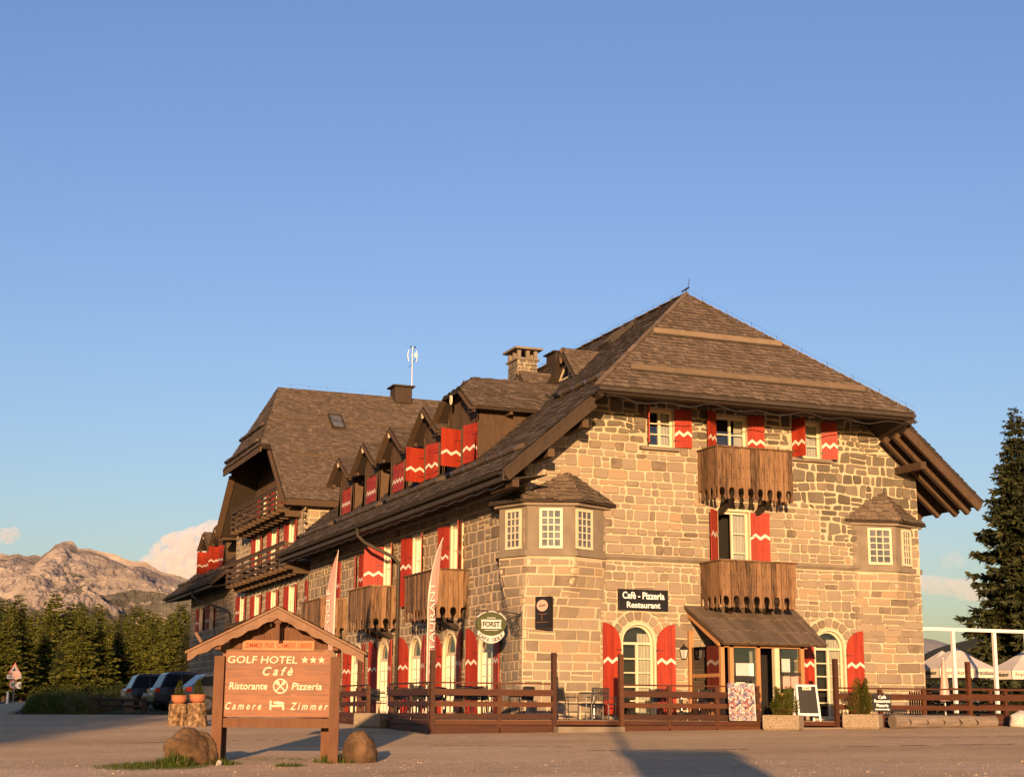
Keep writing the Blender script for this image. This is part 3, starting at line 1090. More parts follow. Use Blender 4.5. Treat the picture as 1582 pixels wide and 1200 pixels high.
# ---------------------------------------------------------------- corner oriels
def oriel(verts, ends, name, wins, apex, mirror=None):
    """octagonal corner bay: corbelled stone foot, dressed stone storey with windows, shingled cap"""
    base = ends[0:1] + verts + ends[1:2]
    seg = [0]
    for a, b in zip(base, base[1:]):
        seg.append(seg[-1] + sqrt((b[0] - a[0]) ** 2 + (b[1] - a[1]) ** 2))
    low = wins['low']

    def ring(f):
        return [(l[0] + (b[0] - l[0]) * f, l[1] + (b[1] - l[1]) * f) for b, l in zip(base, low)]

    def at(s, z):
        t = (z - 2.4) / (4.3 - 2.4)
        t = max(0, min(1, t))
        f = .5 - .5 * cos(pi * t)
        r = ring(f * (.97 if z < 4.4 else 1))
        s = max(0, min(seg[-1] - 1e-4, s))
        k = max(i for i in range(len(seg) - 1) if seg[i] <= s)
        u = (s - seg[k]) / (seg[k + 1] - seg[k])
        # round the folds off a little
        return Vector((r[k][0] + (r[k + 1][0] - r[k][0]) * u, r[k][1] + (r[k + 1][1] - r[k][1]) * u, z))

    def fnn(s, z, h):
        p = at(s, z)
        d1 = at(s + .05, z) - at(s - .05, z)
        d2 = at(s, z + .05) - at(s, z - .05)
        n = d1.cross(d2)
        n = n.normalized() if n.length > 1e-7 else Vector((-.7, -.7, 0))
        return p + n * h

    root = bpy.data.objects.new(name, None)
    C.objects.link(root)
    root.parent = hotel
    mb = MB()
    zb0 = wins.get('z0', 2.41)
    zz = [zb0 + (4.46 - zb0) * k / 24 for k in range(25)]
    ss = sorted(set([seg[-1] * k / 30 for k in range(31)] + seg))
    for a, b in zip(ss, ss[1:]):
        for c, d in zip(zz, zz[1:]):
            mb.face([at(a, c), at(b, c), at(b, d), at(a, d)])
    mb.build('corbel', 'mortar', root, fix=False)
    sm = MB()
    for p in coursed(rnd, 0, seg[-1], zb0 + .04, 4.40, .24, .36, .36, .80, .03):
        p = clip_convex(p, [(0, zb0 + .03), (seg[-1], zb0 + .03), (seg[-1], 4.40), (0, 4.40)])
        if len(p) < 3:
            continue
        cx, cz = centroid(p)
        p = clean(inset(p, .026))
        if len(p) > 2 and abs(area(p)) > .01:
            # follow the curve: split the outline finely
            q = []
            for i in range(len(p)):
                a, b = p[i], p[(i + 1) % len(p)]
                m = max(1, int(abs(b[0] - a[0]) / .15))
                q += [(a[0] + (b[0] - a[0]) * j / m, a[1] + (b[1] - a[1]) * j / m) for j in range(m)]
            i0 = len(sm.v)
            n = len(q)
            for h in (-.01, .03):
                sm.v += [tuple(fnn(x, z, h)) for x, z in q]
            # face as strips between lower and upper edge
            sm.f += [(i0 + k, i0 + (k + 1) % n, i0 + n + (k + 1) % n, i0 + n + k) for k in range(n)]
            sm.m += [0] * n
            c = len(sm.v)
            sm.v.append(tuple(fnn(cx, cz, .035)))
            sm.f += [(i0 + n + k, i0 + n + (k + 1) % n, c) for k in range(n)]
            sm.m += [0] * n
    tag(sm.build('small_stones', 'ashlar', root, fix=False), kind='stuff')
    # string course round the bay and storey above
    def grow(d):
        m = centroid(base)
        out = []
        for x, y in base:
            v = Vector((x - m[0], y - m[1]))
            v = v.normalized() * d
            out.append((x + v.x, y + v.y))
        return out
    for nm, d, z0, z1, mt in (('string_course', .11, 4.44, 4.60, 'concrete'), ('storey', 0, 4.60, 5.92, 'concrete'), ('cornice', .16, 5.92, 6.08, 'concrete')):
        g = grow(d)
        mb = MB()
        mb.slab([(x, y, z0) for x, y in g], (0, 0, z1 - z0))
        mb.build(nm, mt, root)
    for (k, f0, f1, z0, z1) in wins['w']:
        a, b = Vector((*base[k], 0)), Vector((*base[k + 1], 0))
        d = (b - a)
        L = d.length
        d.normalize()
        nrm = Vector((d.y, -d.x, 0))
        mdl = Vector((*centroid(base), 0))
        if nrm.dot((a + b) / 2 - mdl) < 0:
            nrm = -nrm
        f3 = lambda x, z, h, a=a, d=d, nrm=nrm: tuple(a + d * x + nrm * h + Vector((0, 0, z)))
        wo = window(dict(x0=L * f0, x1=L * f1, z0=z0, z1=z1), f3, root, cols=3, rows=5, rec=-.055, fw=.075, bar=.03, opaque=True, mullion=0)
        for ch in list(wo.children):
            pass
    # cap
    g = grow(.34)
    mb = MB()
    ap = Vector(apex)
    ze = 6.06
    pts = [Vector((x, y, ze)) for x, y in g]
    for a, b in zip(pts, pts[1:]):
        mb.face([a, b, ap])
        mb.face([a + Vector((0, 0, -.05)), b + Vector((0, 0, -.05)), b, a])
    mb.face([p + Vector((0, 0, -.05)) for p in pts])
    cap = mb.build('cap_roof', 'wood_dark', root)
    sh = MB()
    for a, b in zip(pts, pts[1:]):
        shingle_field(sh, [a, b, ap], .16)
    tag(sh.build('shingles', ['shingle', 'shingle_butt_shade'], cap, fix=False), kind='stuff')
    return root


def shingle_field(mb, poly, exposure=.17, wmin=.12, wmax=.26, lift=.045, seed=3):
    """rows of split shingles laid over a planar polygon"""
    r = random.Random(seed + int(abs(poly[0].x * 31 + poly[0].y * 17 + poly[0].z * 7)))
    n = Vector((0, 0, 0))
    for i in range(len(poly)):
        n += Vector(poly[i]).cross(Vector(poly[(i + 1) % len(poly)]))
    n.normalize()
    if n.z < 0:
        n = -n
    al = Vector((0, 0, 1)).cross(n).normalized()
    up = n.cross(al)
    if up.z < 0:
        up = -up
    o = Vector(poly[0])
    P2 = [((Vector(p) - o).dot(al), (Vector(p) - o).dot(up)) for p in poly]
    t0 = min(p[1] for p in P2)
    t1 = max(p[1] for p in P2)
    t = t0
    while t < t1:
        tm = min(t + exposure * .5, t1 - 1e-3)
        xs = []
        for i in range(len(P2)):
            (xa, ta), (xb, tb) = P2[i], P2[(i + 1) % len(P2)]
            if (ta <= tm < tb) or (tb <= tm < ta):
                xs.append(xa + (xb - xa) * (tm - ta) / (tb - ta))
        xs.sort()
        for a, b in zip(xs[::2], xs[1::2]):
            x = a - r.uniform(0, .1)
            while x < b:
                w2 = r.uniform(wmin, wmax)
                xa, xb = max(a, x), min(b, x + w2 - .008)
                if xb - xa > .02:
                    j = r.uniform(-.03, .03) - (.03 if r.random() < .05 else 0)
                    tt = min(t + exposure + .04, t1)
                    l2 = lift * r.uniform(.6, 1.3)
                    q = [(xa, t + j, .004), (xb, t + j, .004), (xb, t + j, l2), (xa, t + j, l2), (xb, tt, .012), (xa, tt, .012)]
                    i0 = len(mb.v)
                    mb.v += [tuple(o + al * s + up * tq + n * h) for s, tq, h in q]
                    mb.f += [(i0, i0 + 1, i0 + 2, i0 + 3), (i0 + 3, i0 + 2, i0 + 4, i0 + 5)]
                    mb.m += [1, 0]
                x += w2
        t += exposure


oriel([(-.42, 1.05), (.03, -.08), (1.33, -.58), (2.4, -.10)], [(0, 2.05), (2.6, 0)], 'corner_oriel',
      dict(z0=-.7, low=[(0, 1.75), (-.08, .95), (-.11, -.06), (1.12, -.13), (2.2, -.035), (2.42, 0)], w=[(1, .26, .80, 4.66, 5.84), (2, .25, .74, 4.66, 5.84), (3, .02, .64, 4.66, 5.84)]), (1.35, .05, 7.08))
oriel([(11.5, -.05), (12.8, -.30), (14.0, .14)], [(11.35, 0), (13.93, 1.0)], 'corner_oriel',
      dict(low=[(11.35, 0), (11.5, -.005), (12.8, -.01), (13.925, -.005), (13.925, 1.0)], w=[(1, .26, .88, 4.66, 5.84), (2, .24, .64, 4.66, 5.84)]), (12.55, .05, 7.12))

# ---------------------------------------------------------------- roofs
def roof(name, poly, thick=.2, exposure=.20, mt='wood_dark'):
    poly = [Vector(p) for p in poly]
    n = Vector((0, 0, 0))
    for i in range(len(poly)):
        n += poly[i].cross(poly[(i + 1) % len(poly)])
    n.normalize()
    if n.z < 0:
        n = -n
    mb = MB()
    mb.slab(poly, -n * thick)
    o = mb.build(name, mt, hotel)
    sh = MB()
    shingle_field(sh, poly, exposure)
    tag(sh.build('shingles', ['shingle', 'shingle_butt_shade'], o, fix=False), kind='stuff')
    return o


UM, ZR, VA = 6.96, 13.8, 2.76
HE = (1.42, 9.30, -2.02)
HM = roof_z(HE[0])        # main roof plane below the hip's jutting corner
roofL = roof('main_roof', [(-1.39, -1.63, 6.69), (-1.39, 25.6, 6.69), (0.2, 25.6, roof_z(.2)), (.2, 27.2, roof_z(.2)), (UM, 27.2, ZR), (UM, VA, ZR), (HE[0], HE[2], HM), (HE[0], -1.63, HM)])
roofF = roof('main_roof', [(-1.39, 41.2, 6.69), (-1.39, 56, 6.69), (UM, 56, ZR), (UM, 41.2, ZR)])
roofRt = roof('main_roof', [(15.31, -1.63, 6.69), (2 * UM - HE[0], -1.63, HM), (2 * UM - HE[0], HE[2], HM), (UM, VA, ZR), (UM, 27, ZR), (15.31, 27, 6.69)])
hip = roof('hip_roof', [(HE[0], HE[2], HE[1]), (2 * UM - HE[0], HE[2], HE[1]), (UM, VA, ZR)], .10)
# hip and ridge cap boards
for a, b in (((HE[0], HE[2], HE[1]), (UM, VA, ZR)), ((2 * UM - HE[0], HE[2], HE[1]), (UM, VA, ZR)), ((UM, VA, ZR), (UM, 27, ZR))):
    mb = MB()
    a, b = Vector(a), Vector(b)
    nn = 26
    for k in range(nn):
        p, q = a + (b - a) * k / nn, a + (b - a) * (k + 1.08) / nn
        mb.beam(p + Vector((0, 0, .035)), q + Vector((0, 0, .065)), .17, .03)
    mb.build('ridge_cap', 'shingle', hotel)
# fascia and gutter of the hip
mb = MB()
mb.bb((HE[0] + .05, HE[2] + .02, HE[1] - .20), (2 * UM - HE[0] - .05, HE[2] + .07, HE[1] - .03))
mb.bb((HE[0] + .02, HE[2] - .10, HE[1] - .15), (2 * UM - HE[0] - .02, HE[2] + .018, HE[1] - .04), 1)
mb.build('fascia', ['wood_dark', 'gutter'], hotel)
mb = MB()
mb.slab([(1.75, HE[2] + .07, 9.08), (12.17, HE[2] + .07, 9.08), (12.17, .1, 9.40), (1.75, .1, 9.40)], (0, 0, .05))
mb.build('soffit', 'wood_dark', hotel)
# looping cable under the hip eave
mb = MB()
pts = []
for k in range(61):
    x = 1.75 + 10.5 * k / 60
    pts.append((x, HE[2] + .12, 9.02 - .10 * abs(sin(pi * k / 20)) + .05 * sin(k * .7)))
mb.tube(pts, .014, 5)
mb.build('cable', 'metal', hotel)


def verge(u_sign, far=False):
    """barge board, rafters and purlin ends under the gable overhang"""
    X = (lambda u: u) if u_sign < 0 else (lambda u: 2 * UM - u)
    zz = lambda u, d=0: roof_z(u) - d
    for v, w2, h, dn in ((-1.60, .10, .24, .33), (-1.02, .16, .22, .40), (-.42, .16, .22, .40)):
        if v > -1.5 and u_sign < 0:
            continue
        mb = MB()
        a, b = Vector((X(-1.25), v, zz(-1.25, dn))), Vector((X(1.5), v, zz(1.5, dn)))
        mb.beam(a, b, w2, h)
        mb.build('barge_board' if v < -1.5 else 'rafter', 'wood_dark' if u_sign < 0 else 'wood_mid', hotel)
    for u in (.75,) if u_sign > 0 else (-.9, .2, 1.3):
        mb = MB()
        mb.bb((X(u) - .1, -1.45, zz(u, .86)), (X(u) + .1, .3, zz(u, .62)))
        mb.build('purlin', 'wood_mid', hotel)


verge(-1)
verge(1)
if True:
    # rafters under the right-hand eave, seen from below
    for v in (.5, 1.5, 2.5, 3.5):
        mb = MB()
        mb.beam((15.15, v, roof_z(-1.23) - .36), (13.3, v, roof_z(.62) - .36), .15, .2)
        mb.build('rafter', 'wood_mid', hotel)
# gutter along the eaves side
for v0, v1 in ((-1.6, 25.6), (41.2, 56)):
    mb = MB()
    for k in range(8):
        a0, a1 = pi + pi * k / 8, pi + pi * (k + 1) / 8
        q = [(-1.45 + .085 * cos(a), 6.62 + .085 * sin(a)) for a in (a0, a1)]
        mb.face([(q[0][0], v0, q[0][1]), (q[1][0], v0, q[1][1]), (q[1][0], v1, q[1][1]), (q[0][0], v1, q[0][1])])
    mb.bb((-1.36, v0, 6.38), (-1.31, v1, 6.66))
    mb.build('gutter', 'gutter', hotel, fix=False)
    mb = MB()
    mb.slab([(-1.30, v0 + .1, 6.40), (-1.30, v1 - .1, 6.40), (.05, v1 - .1, 6.62), (.05, v0 + .1, 6.62)], (0, 0, .04))
    mb.build('soffit', 'wood_dark', hotel)
# small wire of lights along the eaves
mb = MB()
mb.tube([(-1.22, -1.3 + k * .45, 6.33 - .03 * (k % 3)) for k in range(60)], .008, 4)
mb.build('cable', 'metal', hotel)
PV0 = 12.9
for pts in ([(-1.44, PV0, 6.58), (-1.42, PV0 - .05, 6.25), (-1.2, PV0 - .3, 5.98), (-.3, 11.9, 5.42), (-.14, 11.85, 5.2), (-.14, 11.85, 4.7), (-.14, 11.85, -.3)],
            [(-1.44, 46.4, 6.55), (-1.42, 46.3, 6.2), (-1.2, 45.8, 5.95), (-.25, 42.4, 5.25), (-.14, 41.9, 5.0), (-.14, 41.8, 4.6), (-.14, 41.8, -.2)]):
    mb = MB()
    mb.tube(pts, .065, 8)
    for z in (3.9, 2.2, .7):
        mb.tube([(-.14, pts[-1][1], z - .03), (-.14, pts[-1][1], z + .03)], .085, 8)
    mb.build('downpipe', 'gutter', hotel, smooth=True)

# snow-guard logs with strap hooks
def snow_log(a, b, r=.085, hooks=4, parent=hotel, curl=True):
    mb = MB()
    a, b = Vector(a), Vector(b)
    mb.tube([a + (b - a) * k / 8 + Vector((0, 0, .012 * sin(k * 2.1))) for k in range(9)], [r * (1 + .06 * sin(k * 1.7)) for k in range(9)], 8, 0)
    d = (b - a).normalized()
    for k in range(hooks):
        p = a + (b - a) * ((k + .5) / hooks)
        mb.tube([p - d * .03, p + d * .03], r * 1.3, 8, 1)
    o = mb.build('snow_guard_log', ['log', 'metal'], parent, smooth=True)
    return o


n_up = .13
for v0, v1 in ((-1.3, 5.2), (5.6, 12.2), (12.6, 19.0), (19.4, 25.2)):
    snow_log((-.62, v0, roof_z(-.62) + n_up), (-.62, v1, roof_z(-.62) + n_up), hooks=6)
snow_log((2.35, -.65, roof_z(2.35) + n_up), (2.35, 3.2, roof_z(2.35) + n_up))
snow_log((-.62, 41.6, roof_z(-.62) + n_up), (-.62, 55.5, roof_z(-.62) + n_up), hooks=8)
hp = lambda f: (HE[2] + (VA - HE[2]) * f, HE[1] + (ZR - HE[1]) * f)
for f, x0, x1 in ((.545, 4.55, 9.25), (.17, 2.85, 11.15)):
    v, z = hp(f)
    mb = MB()
    d = Vector((0, VA - HE[2], ZR - HE[1])).normalized()
    n = Vector((0, -d.z, d.y))
    a = Vector((x0, v, z)) + n * .09
    mb.beam(a, a + Vector((x1 - x0, 0, 0)), .12, .17)
    mb.beam(a - d * .115 - n * .05, a - d * .115 - n * .05 + Vector((x1 - x0, 0, 0)), .10, .06, 1)  # dark strip painted in as the shadow line under the beam
    mb.build('snow_guard_beam', ['shingle', 'shingle_butt_shade'], hotel)

# roof windows
def skylight(c, along, up, w2, h2):
    c, along, up = Vector(c), Vector(along).normalized(), Vector(up).normalized()
    n = along.cross(up)
    if n.z < 0:
        n = -n
    mb = MB()
    r = Matrix((along, up, n)).transposed()
    for dx, dy, sx, sy in ((-w2 / 2, 0, .08, h2), (w2 / 2, 0, .08, h2), (0, -h2 / 2, w2 + .08, .08), (0, h2 / 2, w2 + .08, .08)):
        mb.box(c + along * dx + up * dy + n * .08, (sx, sy, .16), r)
    f = mb.build('roof_window', 'gutter', hotel)
    g = MB()
    g.box(c + n * .09, (w2 - .08, h2 - .08, .03), r)
    g.build('pane', 'oriel_glass', f)


upL = (1, 0, K)
skylight((2.35, 5.15, roof_z(2.35)), (0, 1, 0), upL, .8, 1.15)
skylight((6.05, 6.15, roof_z(6.05)), (0, 1, 0), upL, .8, 1.3)

# ---------------------------------------------------------------- dormers
def dormer(vc, hw, u0, zb, ze, zr, ov, label=None, leaves=(0, 0), hipd=0, shz=(8.0, 9.0), swid=None, wo=0):
    """gabled dormer: boarded front, cheeks, shingled roof, two red shutters"""
    root = bpy.data.objects.new('dormer', None)
    C.objects.link(root)
    root.parent = hotel
    F = lambda x, z, h: (u0 - h, x, z)
    ub = lambda z: (z - 6.69) / K - 1.39
    mb = MB()
    # front boards
    nb = 8
    sw = swid or hw * .78
    for k in range(nb):
        a, b = vc - hw + 2 * hw * k / nb, vc - hw + 2 * hw * (k + 1) / nb - .008
        top = lambda x: ze + (zr - .12 - ze) * max(0, 1 - abs(x - vc) / (hw + ov))
        lo = max(zb - .3, 0)
        m = (a + b) / 2
        if abs(m - vc - wo) < sw:
            mb.prism([(a, shz[1] + .05), (b, shz[1] + .05), (b, top(b)), (a, top(a))], F, -.04, 0)
        else:
            mb.prism([(a, lo), (b, lo), (b, top(b)), (a, top(a))], F, -.04, 0)
    mb.build('front_boards', 'wood_mid', root)
    for s in (-1, 1):
        v = vc + s * hw
        c = MB()
        p = [(u0 - .02, zb - .35), (u0 - .02, ze + .02), (ub(ze) + .2, ze + .02), (ub(zb) - .1, zb - .35)]
        c.slab([(u, v, z) for u, z in p], (0, -.06 * s, 0))
        c.build('cheek', 'wood_mid', root)
    d = MB()
    d.bb((u0 + .25, vc - hw + .08, zb - .3), (u0 + .3, vc + hw - .08, ze))
    d.build('dark_room', 'dark', root)
    fr = MB()
    for s in (-1, 1):
        fr = MB()
        fr.bb((u0 - .03, vc + wo + s * sw - .05, shz[0] - .1), (u0 + .05, vc + wo + s * sw + .05, shz[1] + .06))
        fr.build('jamb', 'wood_mid', root)
    # roof
    uo = u0 - .42
    for s in (-1, 1):
        e0, e1 = Vector((uo, vc + s * (hw + ov), ze - .10)), Vector((ub(ze - .1) + .15, vc + s * (hw + ov), ze - .10))
        r1, r0 = Vector((ub(zr) + .1, vc, zr)), Vector((uo + hipd, vc, zr))
        if hipd:
            kf = .55
            hc = e0 + (Vector((uo, vc, zr)) - e0) * kf
            poly = [e0, e1, r1, r0, hc]
        else:
            poly = [e0, e1, r1, r0]
        m = MB()
        n = (e1 - e0).cross(r0 - e0).normalized()
        n = n if n.z > 0 else -n
        m.slab(poly, -n * .10)
        ro = m.build('roof', 'wood_dark', root)
        sh = MB()
        shingle_field(sh, poly, .16)
        tag(sh.build('shingles', ['shingle', 'shingle_butt_shade'], ro, fix=False), kind='stuff')
        if hipd and s == 1:
            e9 = Vector((uo, vc - (hw + ov), ze - .10))
            h2 = e9 + (Vector((uo, vc, zr)) - e9) * kf
            m = MB()
            m.slab([hc, h2, r0], (0, 0, -.08))
            ro = m.build('roof', 'wood_dark', root)
            sh = MB()
            shingle_field(sh, [hc, h2, r0], .16)
            tag(sh.build('shingles', ['shingle', 'shingle_butt_shade'], ro, fix=False), kind='stuff')
        # barge board
        bb = MB()
        top = hc if hipd else Vector((uo, vc, zr))
        bb.beam(e0 + Vector((.02, 0, -.10)), top + Vector((.02, 0, -.12)), .05, .22, up=Vector((1, 0, 0)))
        bb.build('barge_board', 'wood_mid', root)
    # carved finial tongue
    f = MB()
    ft = (zr if not hipd else ze - .1 + (zr - ze + .1) * .55 + .05)
    f.prism([(vc - .05, ft - .12), (vc - .07, ft - .32), (vc, ft - .42), (vc + .07, ft - .32), (vc + .05, ft - .12)], F, .40, .46)
    f.build('finial', 'cream', root)
    # eave bracket ends
    b = MB()
    for s in (-1, 1):
        for uu in ([u0 - .3] if hipd == 0 else [u0 - .3, u0 + 1.0, u0 + 2.2]):
            b = MB()
            b.bb((uu - .05, vc + s * (hw + .02), ze - .28), (uu + .05, vc + s * (hw + ov - .1), ze - .16))
            b.build('bracket', 'wood_mid', root)
    for s, ang in zip((-1, 1), leaves):
        shutter(F, root, vc + wo + s * sw, s, shz[0], shz[1], sw, ang, h0=.02, band=shz[0] + .33 * (shz[1] - shz[0]))
    return root


dormer(19.9, 1.0, .1, 7.93, 9.45, 10.30, .55, shz=(7.98, 8.97), swid=.62)
dormer(16.3, 1.0, .1, 7.93, 9.47, 10.36, .55, shz=(8.0, 9.0), swid=.62)
dormer(12.8, 1.0, .1, 7.93, 9.48, 10.40, .55, shz=(8.0, 9.02), swid=.66)
dormer(8.85, 1.05, .1, 7.93, 9.50, 10.46, .55, leaves=(15, 74), shz=(7.9, 9.12), swid=.78, wo=.15)
dormer(5.85, 1.45, .1, 7.93, 9.72, 10.98, .55, leaves=(15, 74), hipd=.75, shz=(7.9, 9.17), swid=.80, wo=-.7)
dormer(49.7, 1.0, .1, 7.93, 9.45, 10.25, .5, leaves=(15, 74), shz=(7.8, 9.1), swid=.66)
dormer(46.1, 1.0, .1, 7.93, 9.45, 10.25, .5, leaves=(15, 74), shz=(7.8, 9.1), swid=.66)


def a_dormer(vc, hw, u0, zr, name='roof_dormer'):
    """small pointed dormer with a triangular window"""
    zb = roof_z(u0)
    root = bpy.data.objects.new(name, None)
    C.objects.link(root)
    root.parent = hotel
    uo = u0 - .28
    for s in (-1, 1):
        e0 = Vector((uo, vc + s * hw, zb - .15))
        e1 = Vector((u0 + .15, vc + s * hw, zb - .15 + .1))
        r1 = Vector(((zr - 6.69) / K - 1.39 + .1, vc, zr))
        r0 = Vector((uo, vc, zr))
        e1 = Vector((((zb - .15) - 6.69) / K - 1.39 + .2, vc + s * hw, zb - .15))
        poly = [e0, e1, r1, r0]
        m = MB()
        n = (e1 - e0).cross(r0 - e0).normalized()
        n = n if n.z > 0 else -n
        m.slab(poly, -n * .12)
        ro = m.build('roof', 'wood_dark', root)
        sh = MB()
        shingle_field(sh, poly, .16)
        tag(sh.build('shingles', ['shingle', 'shingle_butt_shade'], ro, fix=False), kind='stuff')
        bb = MB()
        bb.beam(e0 + Vector((.02, 0, -.10)), r0 + Vector((.02, 0, -.14)), .05, .2, up=Vector((1, 0, 0)))
        bb.build('barge_board', 'wood_dark', root)
    F = lambda x, z, h: (u0 - h, x, z)
    H = zr - zb
    tri = lambda k, h: [(vc - hw * k, zb - .05 + H * h), (vc + hw * k, zb - .05 + H * h), (vc, zb + H * (.1 + .78 * k + h * .3))]
    m = MB()
    o, i = tri(.80, .02), tri(.60, .10)
    for a, b in ((0, 1), (1, 2), (2, 0)):
        m.prism([o[a], o[b], i[b], i[a]], F, -.03, .03)
    m.prism([(vc - .03, i[0][1]), (vc + .03, i[0][1]), (vc + .03, i[2][1] - .05), (vc - .03, i[2][1] - .05)], F, -.02, .02)
    f = m.build('window', 'cream', root)
    g = MB()
    g.face([F(*p, 0) for p in i])
    g.build('pane', 'car_glass', f, fix=False)
    t = MB()
    t.prism([(vc - .06, zr - .05), (vc - .08, zr - .4), (vc, zr - .55), (vc + .08, zr - .4), (vc + .06, zr - .05)], F, .27, .33)
    t.build('finial', 'sign_roof', root)


a_dormer(6.0, 1.15, 4.05, 12.36)
a_dormer(10.0, 1.15, 4.05, 12.36)

# ---------------------------------------------------------------- chimneys
mb = MB()
mb.bb((5.36, 14.0, 11.6), (6.2, 15.05, 13.78))
chim = mb.build('chimney', 'mortar', hotel)
cs = MB()
for fn, a, b in ((lambda x, z, h: (x, 14.0 - h, z), 5.36, 6.2), (lambda x, z, h: (5.36 - h, x, z), 14.0, 15.05)):
    for p in coursed(rnd, a, b, 11.6, 13.78, .12, .2, .2, .42, .01):
        p = clip_convex(p, [(a, 11.6), (b, 11.6), (b, 13.78), (a, 13.78)])
        p = clean(inset(p, .008)) if len(p) > 2 else p
        if len(p) > 2 and abs(area(p)) > .006:
            stone_mesh(cs, p, fn, .02, False)
tag(cs.build('small_stones', 'rubble', chim, fix=False), kind='stuff')
mb = MB()
mb.bb((5.28, 13.92, 13.78), (6.28, 15.13, 13.86))
for x in (5.42, 5.80, 6.14):
    for y in (14.06, 14.52, 14.99):
        if not (x == 5.80 and y == 14.52):
            mb.bb((x - .07, y - .07, 13.86), (x + .07, y + .07, 14.2))
mb.bb((5.18, 13.8, 14.2), (6.38, 15.25, 14.28))
mb.build('cap', 'concrete', chim)
mb = MB()
mb.bb((6.6, 13.1, 13.4), (7.4, 14.0, 14.0))
mb.bb((6.5, 13.0, 14.0), (7.5, 14.1, 14.06))
mb.build('vent', 'wood_dark', hotel)

# ---------------------------------------------------------------- cross wing
VC, ZC, KC = 34.24, 16.1, .855
cz = lambda v: ZC - KC * abs(v - VC)
for s in (-1, 1):
    ve = VC + s * 7.9
    vh = VC + s * 4.45
    roof('cross_roof', [(-1.0, ve, cz(ve)), (13.5, ve, cz(ve)), (13.5, VC, ZC), (.29, VC, ZC), (-1.5, vh, cz(vh)), (-1.0, vh - s * 0, cz(vh))])
    mb = MB()
    mb.beam((-.97, ve - s * .1, cz(ve) - .18), (-.97, vh, cz(vh) - .28), .1, .34, up=Vector((1, 0, 0)))
    mb.build('barge_board', 'wood_mid', hotel)
    mb = MB()
    mb.bb((-1.0, ve + s * .02, cz(ve) - .3), (3.0, ve + s * .08, cz(ve) - .02))
    mb.build('fascia', 'wood_mid', hotel)
roof('hip_roof', [(-1.5, VC - 4.45, cz(VC - 4.45)), (-1.5, VC + 4.45, cz(VC + 4.45)), (.29, VC, ZC)], .12)
mb = MB()
mb.beam((-1.45, VC - 4.4, 12.12), (-1.45, VC + 4.4, 12.12), .08, .26)
mb.build('fascia', 'wood_mid', hotel)
# boarded gable set back under the roof
mb = MB()
for k in range(60):
    v0 = VC - 7.3 + 14.6 * k / 60
    v1 = v0 + 14.6 / 60 - .012
    if any(c - .55 < (v0 + v1) / 2 < c + .55 for c in (31.6, 34.4, 37.2)):
        mb.prism([(v0, 10.9), (v1, 10.9), (v1, min(13.6, cz(v1) - .3)), (v0, min(13.6, cz(v0) - .3))], lambda x, z, h: (.5 - h, x, z), -.04, 0)
        continue
    if cz(v1) - .3 > 9.2:
        mb.prism([(v0, 9.0), (v1, 9.0), (v1, min(13.6, cz(v1) - .3)), (v0, min(13.6, cz(v0) - .3))], lambda x, z, h: (.5 - h, x, z), -.04, 0)
mb.build('gable_boards', 'wood_mid', hotel)
FG = lambda x, z, h: (.5 - h, x, z)
for c in (31.6, 34.4, 37.2):
    window(dict(x0=c - .5, x1=c + .5, z0=9.1, z1=10.88), FG, hotel, cols=1, rows=3, rec=.04, curtain=(.4, .4))
    shutter(FG, hotel, c - .56, -1, 9.1, 10.9, .6, 174)
    shutter(FG, hotel, c + .56, 1, 9.1, 10.9, .6, 174)
mb = MB()
mb.bb((.05, 26.9, 6.5), (8, 27.1, 9.3))
rw = mb.build('return_wall', 'mortar', hotel)
sm = MB()
for p in coursed(rnd, .05, 5.0, 6.5, 9.25, .2, .34, .3, .6):
    p = clip_convex(p, [(.06, 6.5), (5, 6.5), (5, 9.28), (.06, 9.28)])
    p = clean(inset(p, .025)) if len(p) > 2 else p
    if len(p) > 2 and abs(area(p)) > .01:
        stone_mesh(sm, p, lambda x, z, h: (x, 26.9 - h, z), .03, False)
tag(sm.build('small_stones', 'ashlar', rw, fix=False), kind='stuff')
mb = MB()
mb.slab([(.05, 26.95, 9.02), (.05, 41.5, 9.02), (13, 41.5, 9.02), (13, 26.95, 9.02)], (0, 0, .08))
mb.build('loft_floor', 'wood_dark', hotel)
for u0, u1, v in ((-.3, 1.75, 31.78), (3.4, 6.6, 31.78), (-.4, 2.6, 29.17), (-.55, 1.8, 27.1), (-.2, 1.0, 36.7)):
    mb = MB()
    mb.beam((u0, v, cz(v) + .09), (u1, v, cz(v) + .09), .1, .13)
    mb.build('snow_guard_beam', 'log', hotel)
for v in (32.4, 30.9, 35.4, 37.0):
    pass
# logs on the cross wing's hip
for f in (.35, .08):
    p0 = Vector((-1.5, VC - 4.45, 12.3)).lerp(Vector((.29, VC, ZC)), f)
    p1 = Vector((-1.5, VC + 4.45, 12.3)).lerp(Vector((.29, VC, ZC)), f)
    snow_log(p0 + Vector((-.12, .2, .05)), p1 + Vector((-.12, -.2, .05)), .08, 5)
skylight((2.75, 31.8, cz(31.8)), (1, 0, 0), (0, 1, KC), .62, 1.25)
mb = MB()
mb.bb((6.35, 33.6, 15.7), (7.25, 34.5, 16.55))
mb.bb((6.2, 33.45, 16.55), (7.4, 34.65, 16.63))
mb.build('chimney', 'wood_dark', hotel)
mast = MB()
mast.tube([(7.45, VC, 15.9), (7.45, VC, 18.9)], .028, 6)
mast.tube([(7.27, VC, 17.75), (7.65, VC, 18.25)], .015, 5)
mast.box((7.62, VC - .05, 18.45), (.14, .05, .22), None, 1)
mast.box((7.42, VC - .05, 18.4), (.06, .05, .12), None, 1)
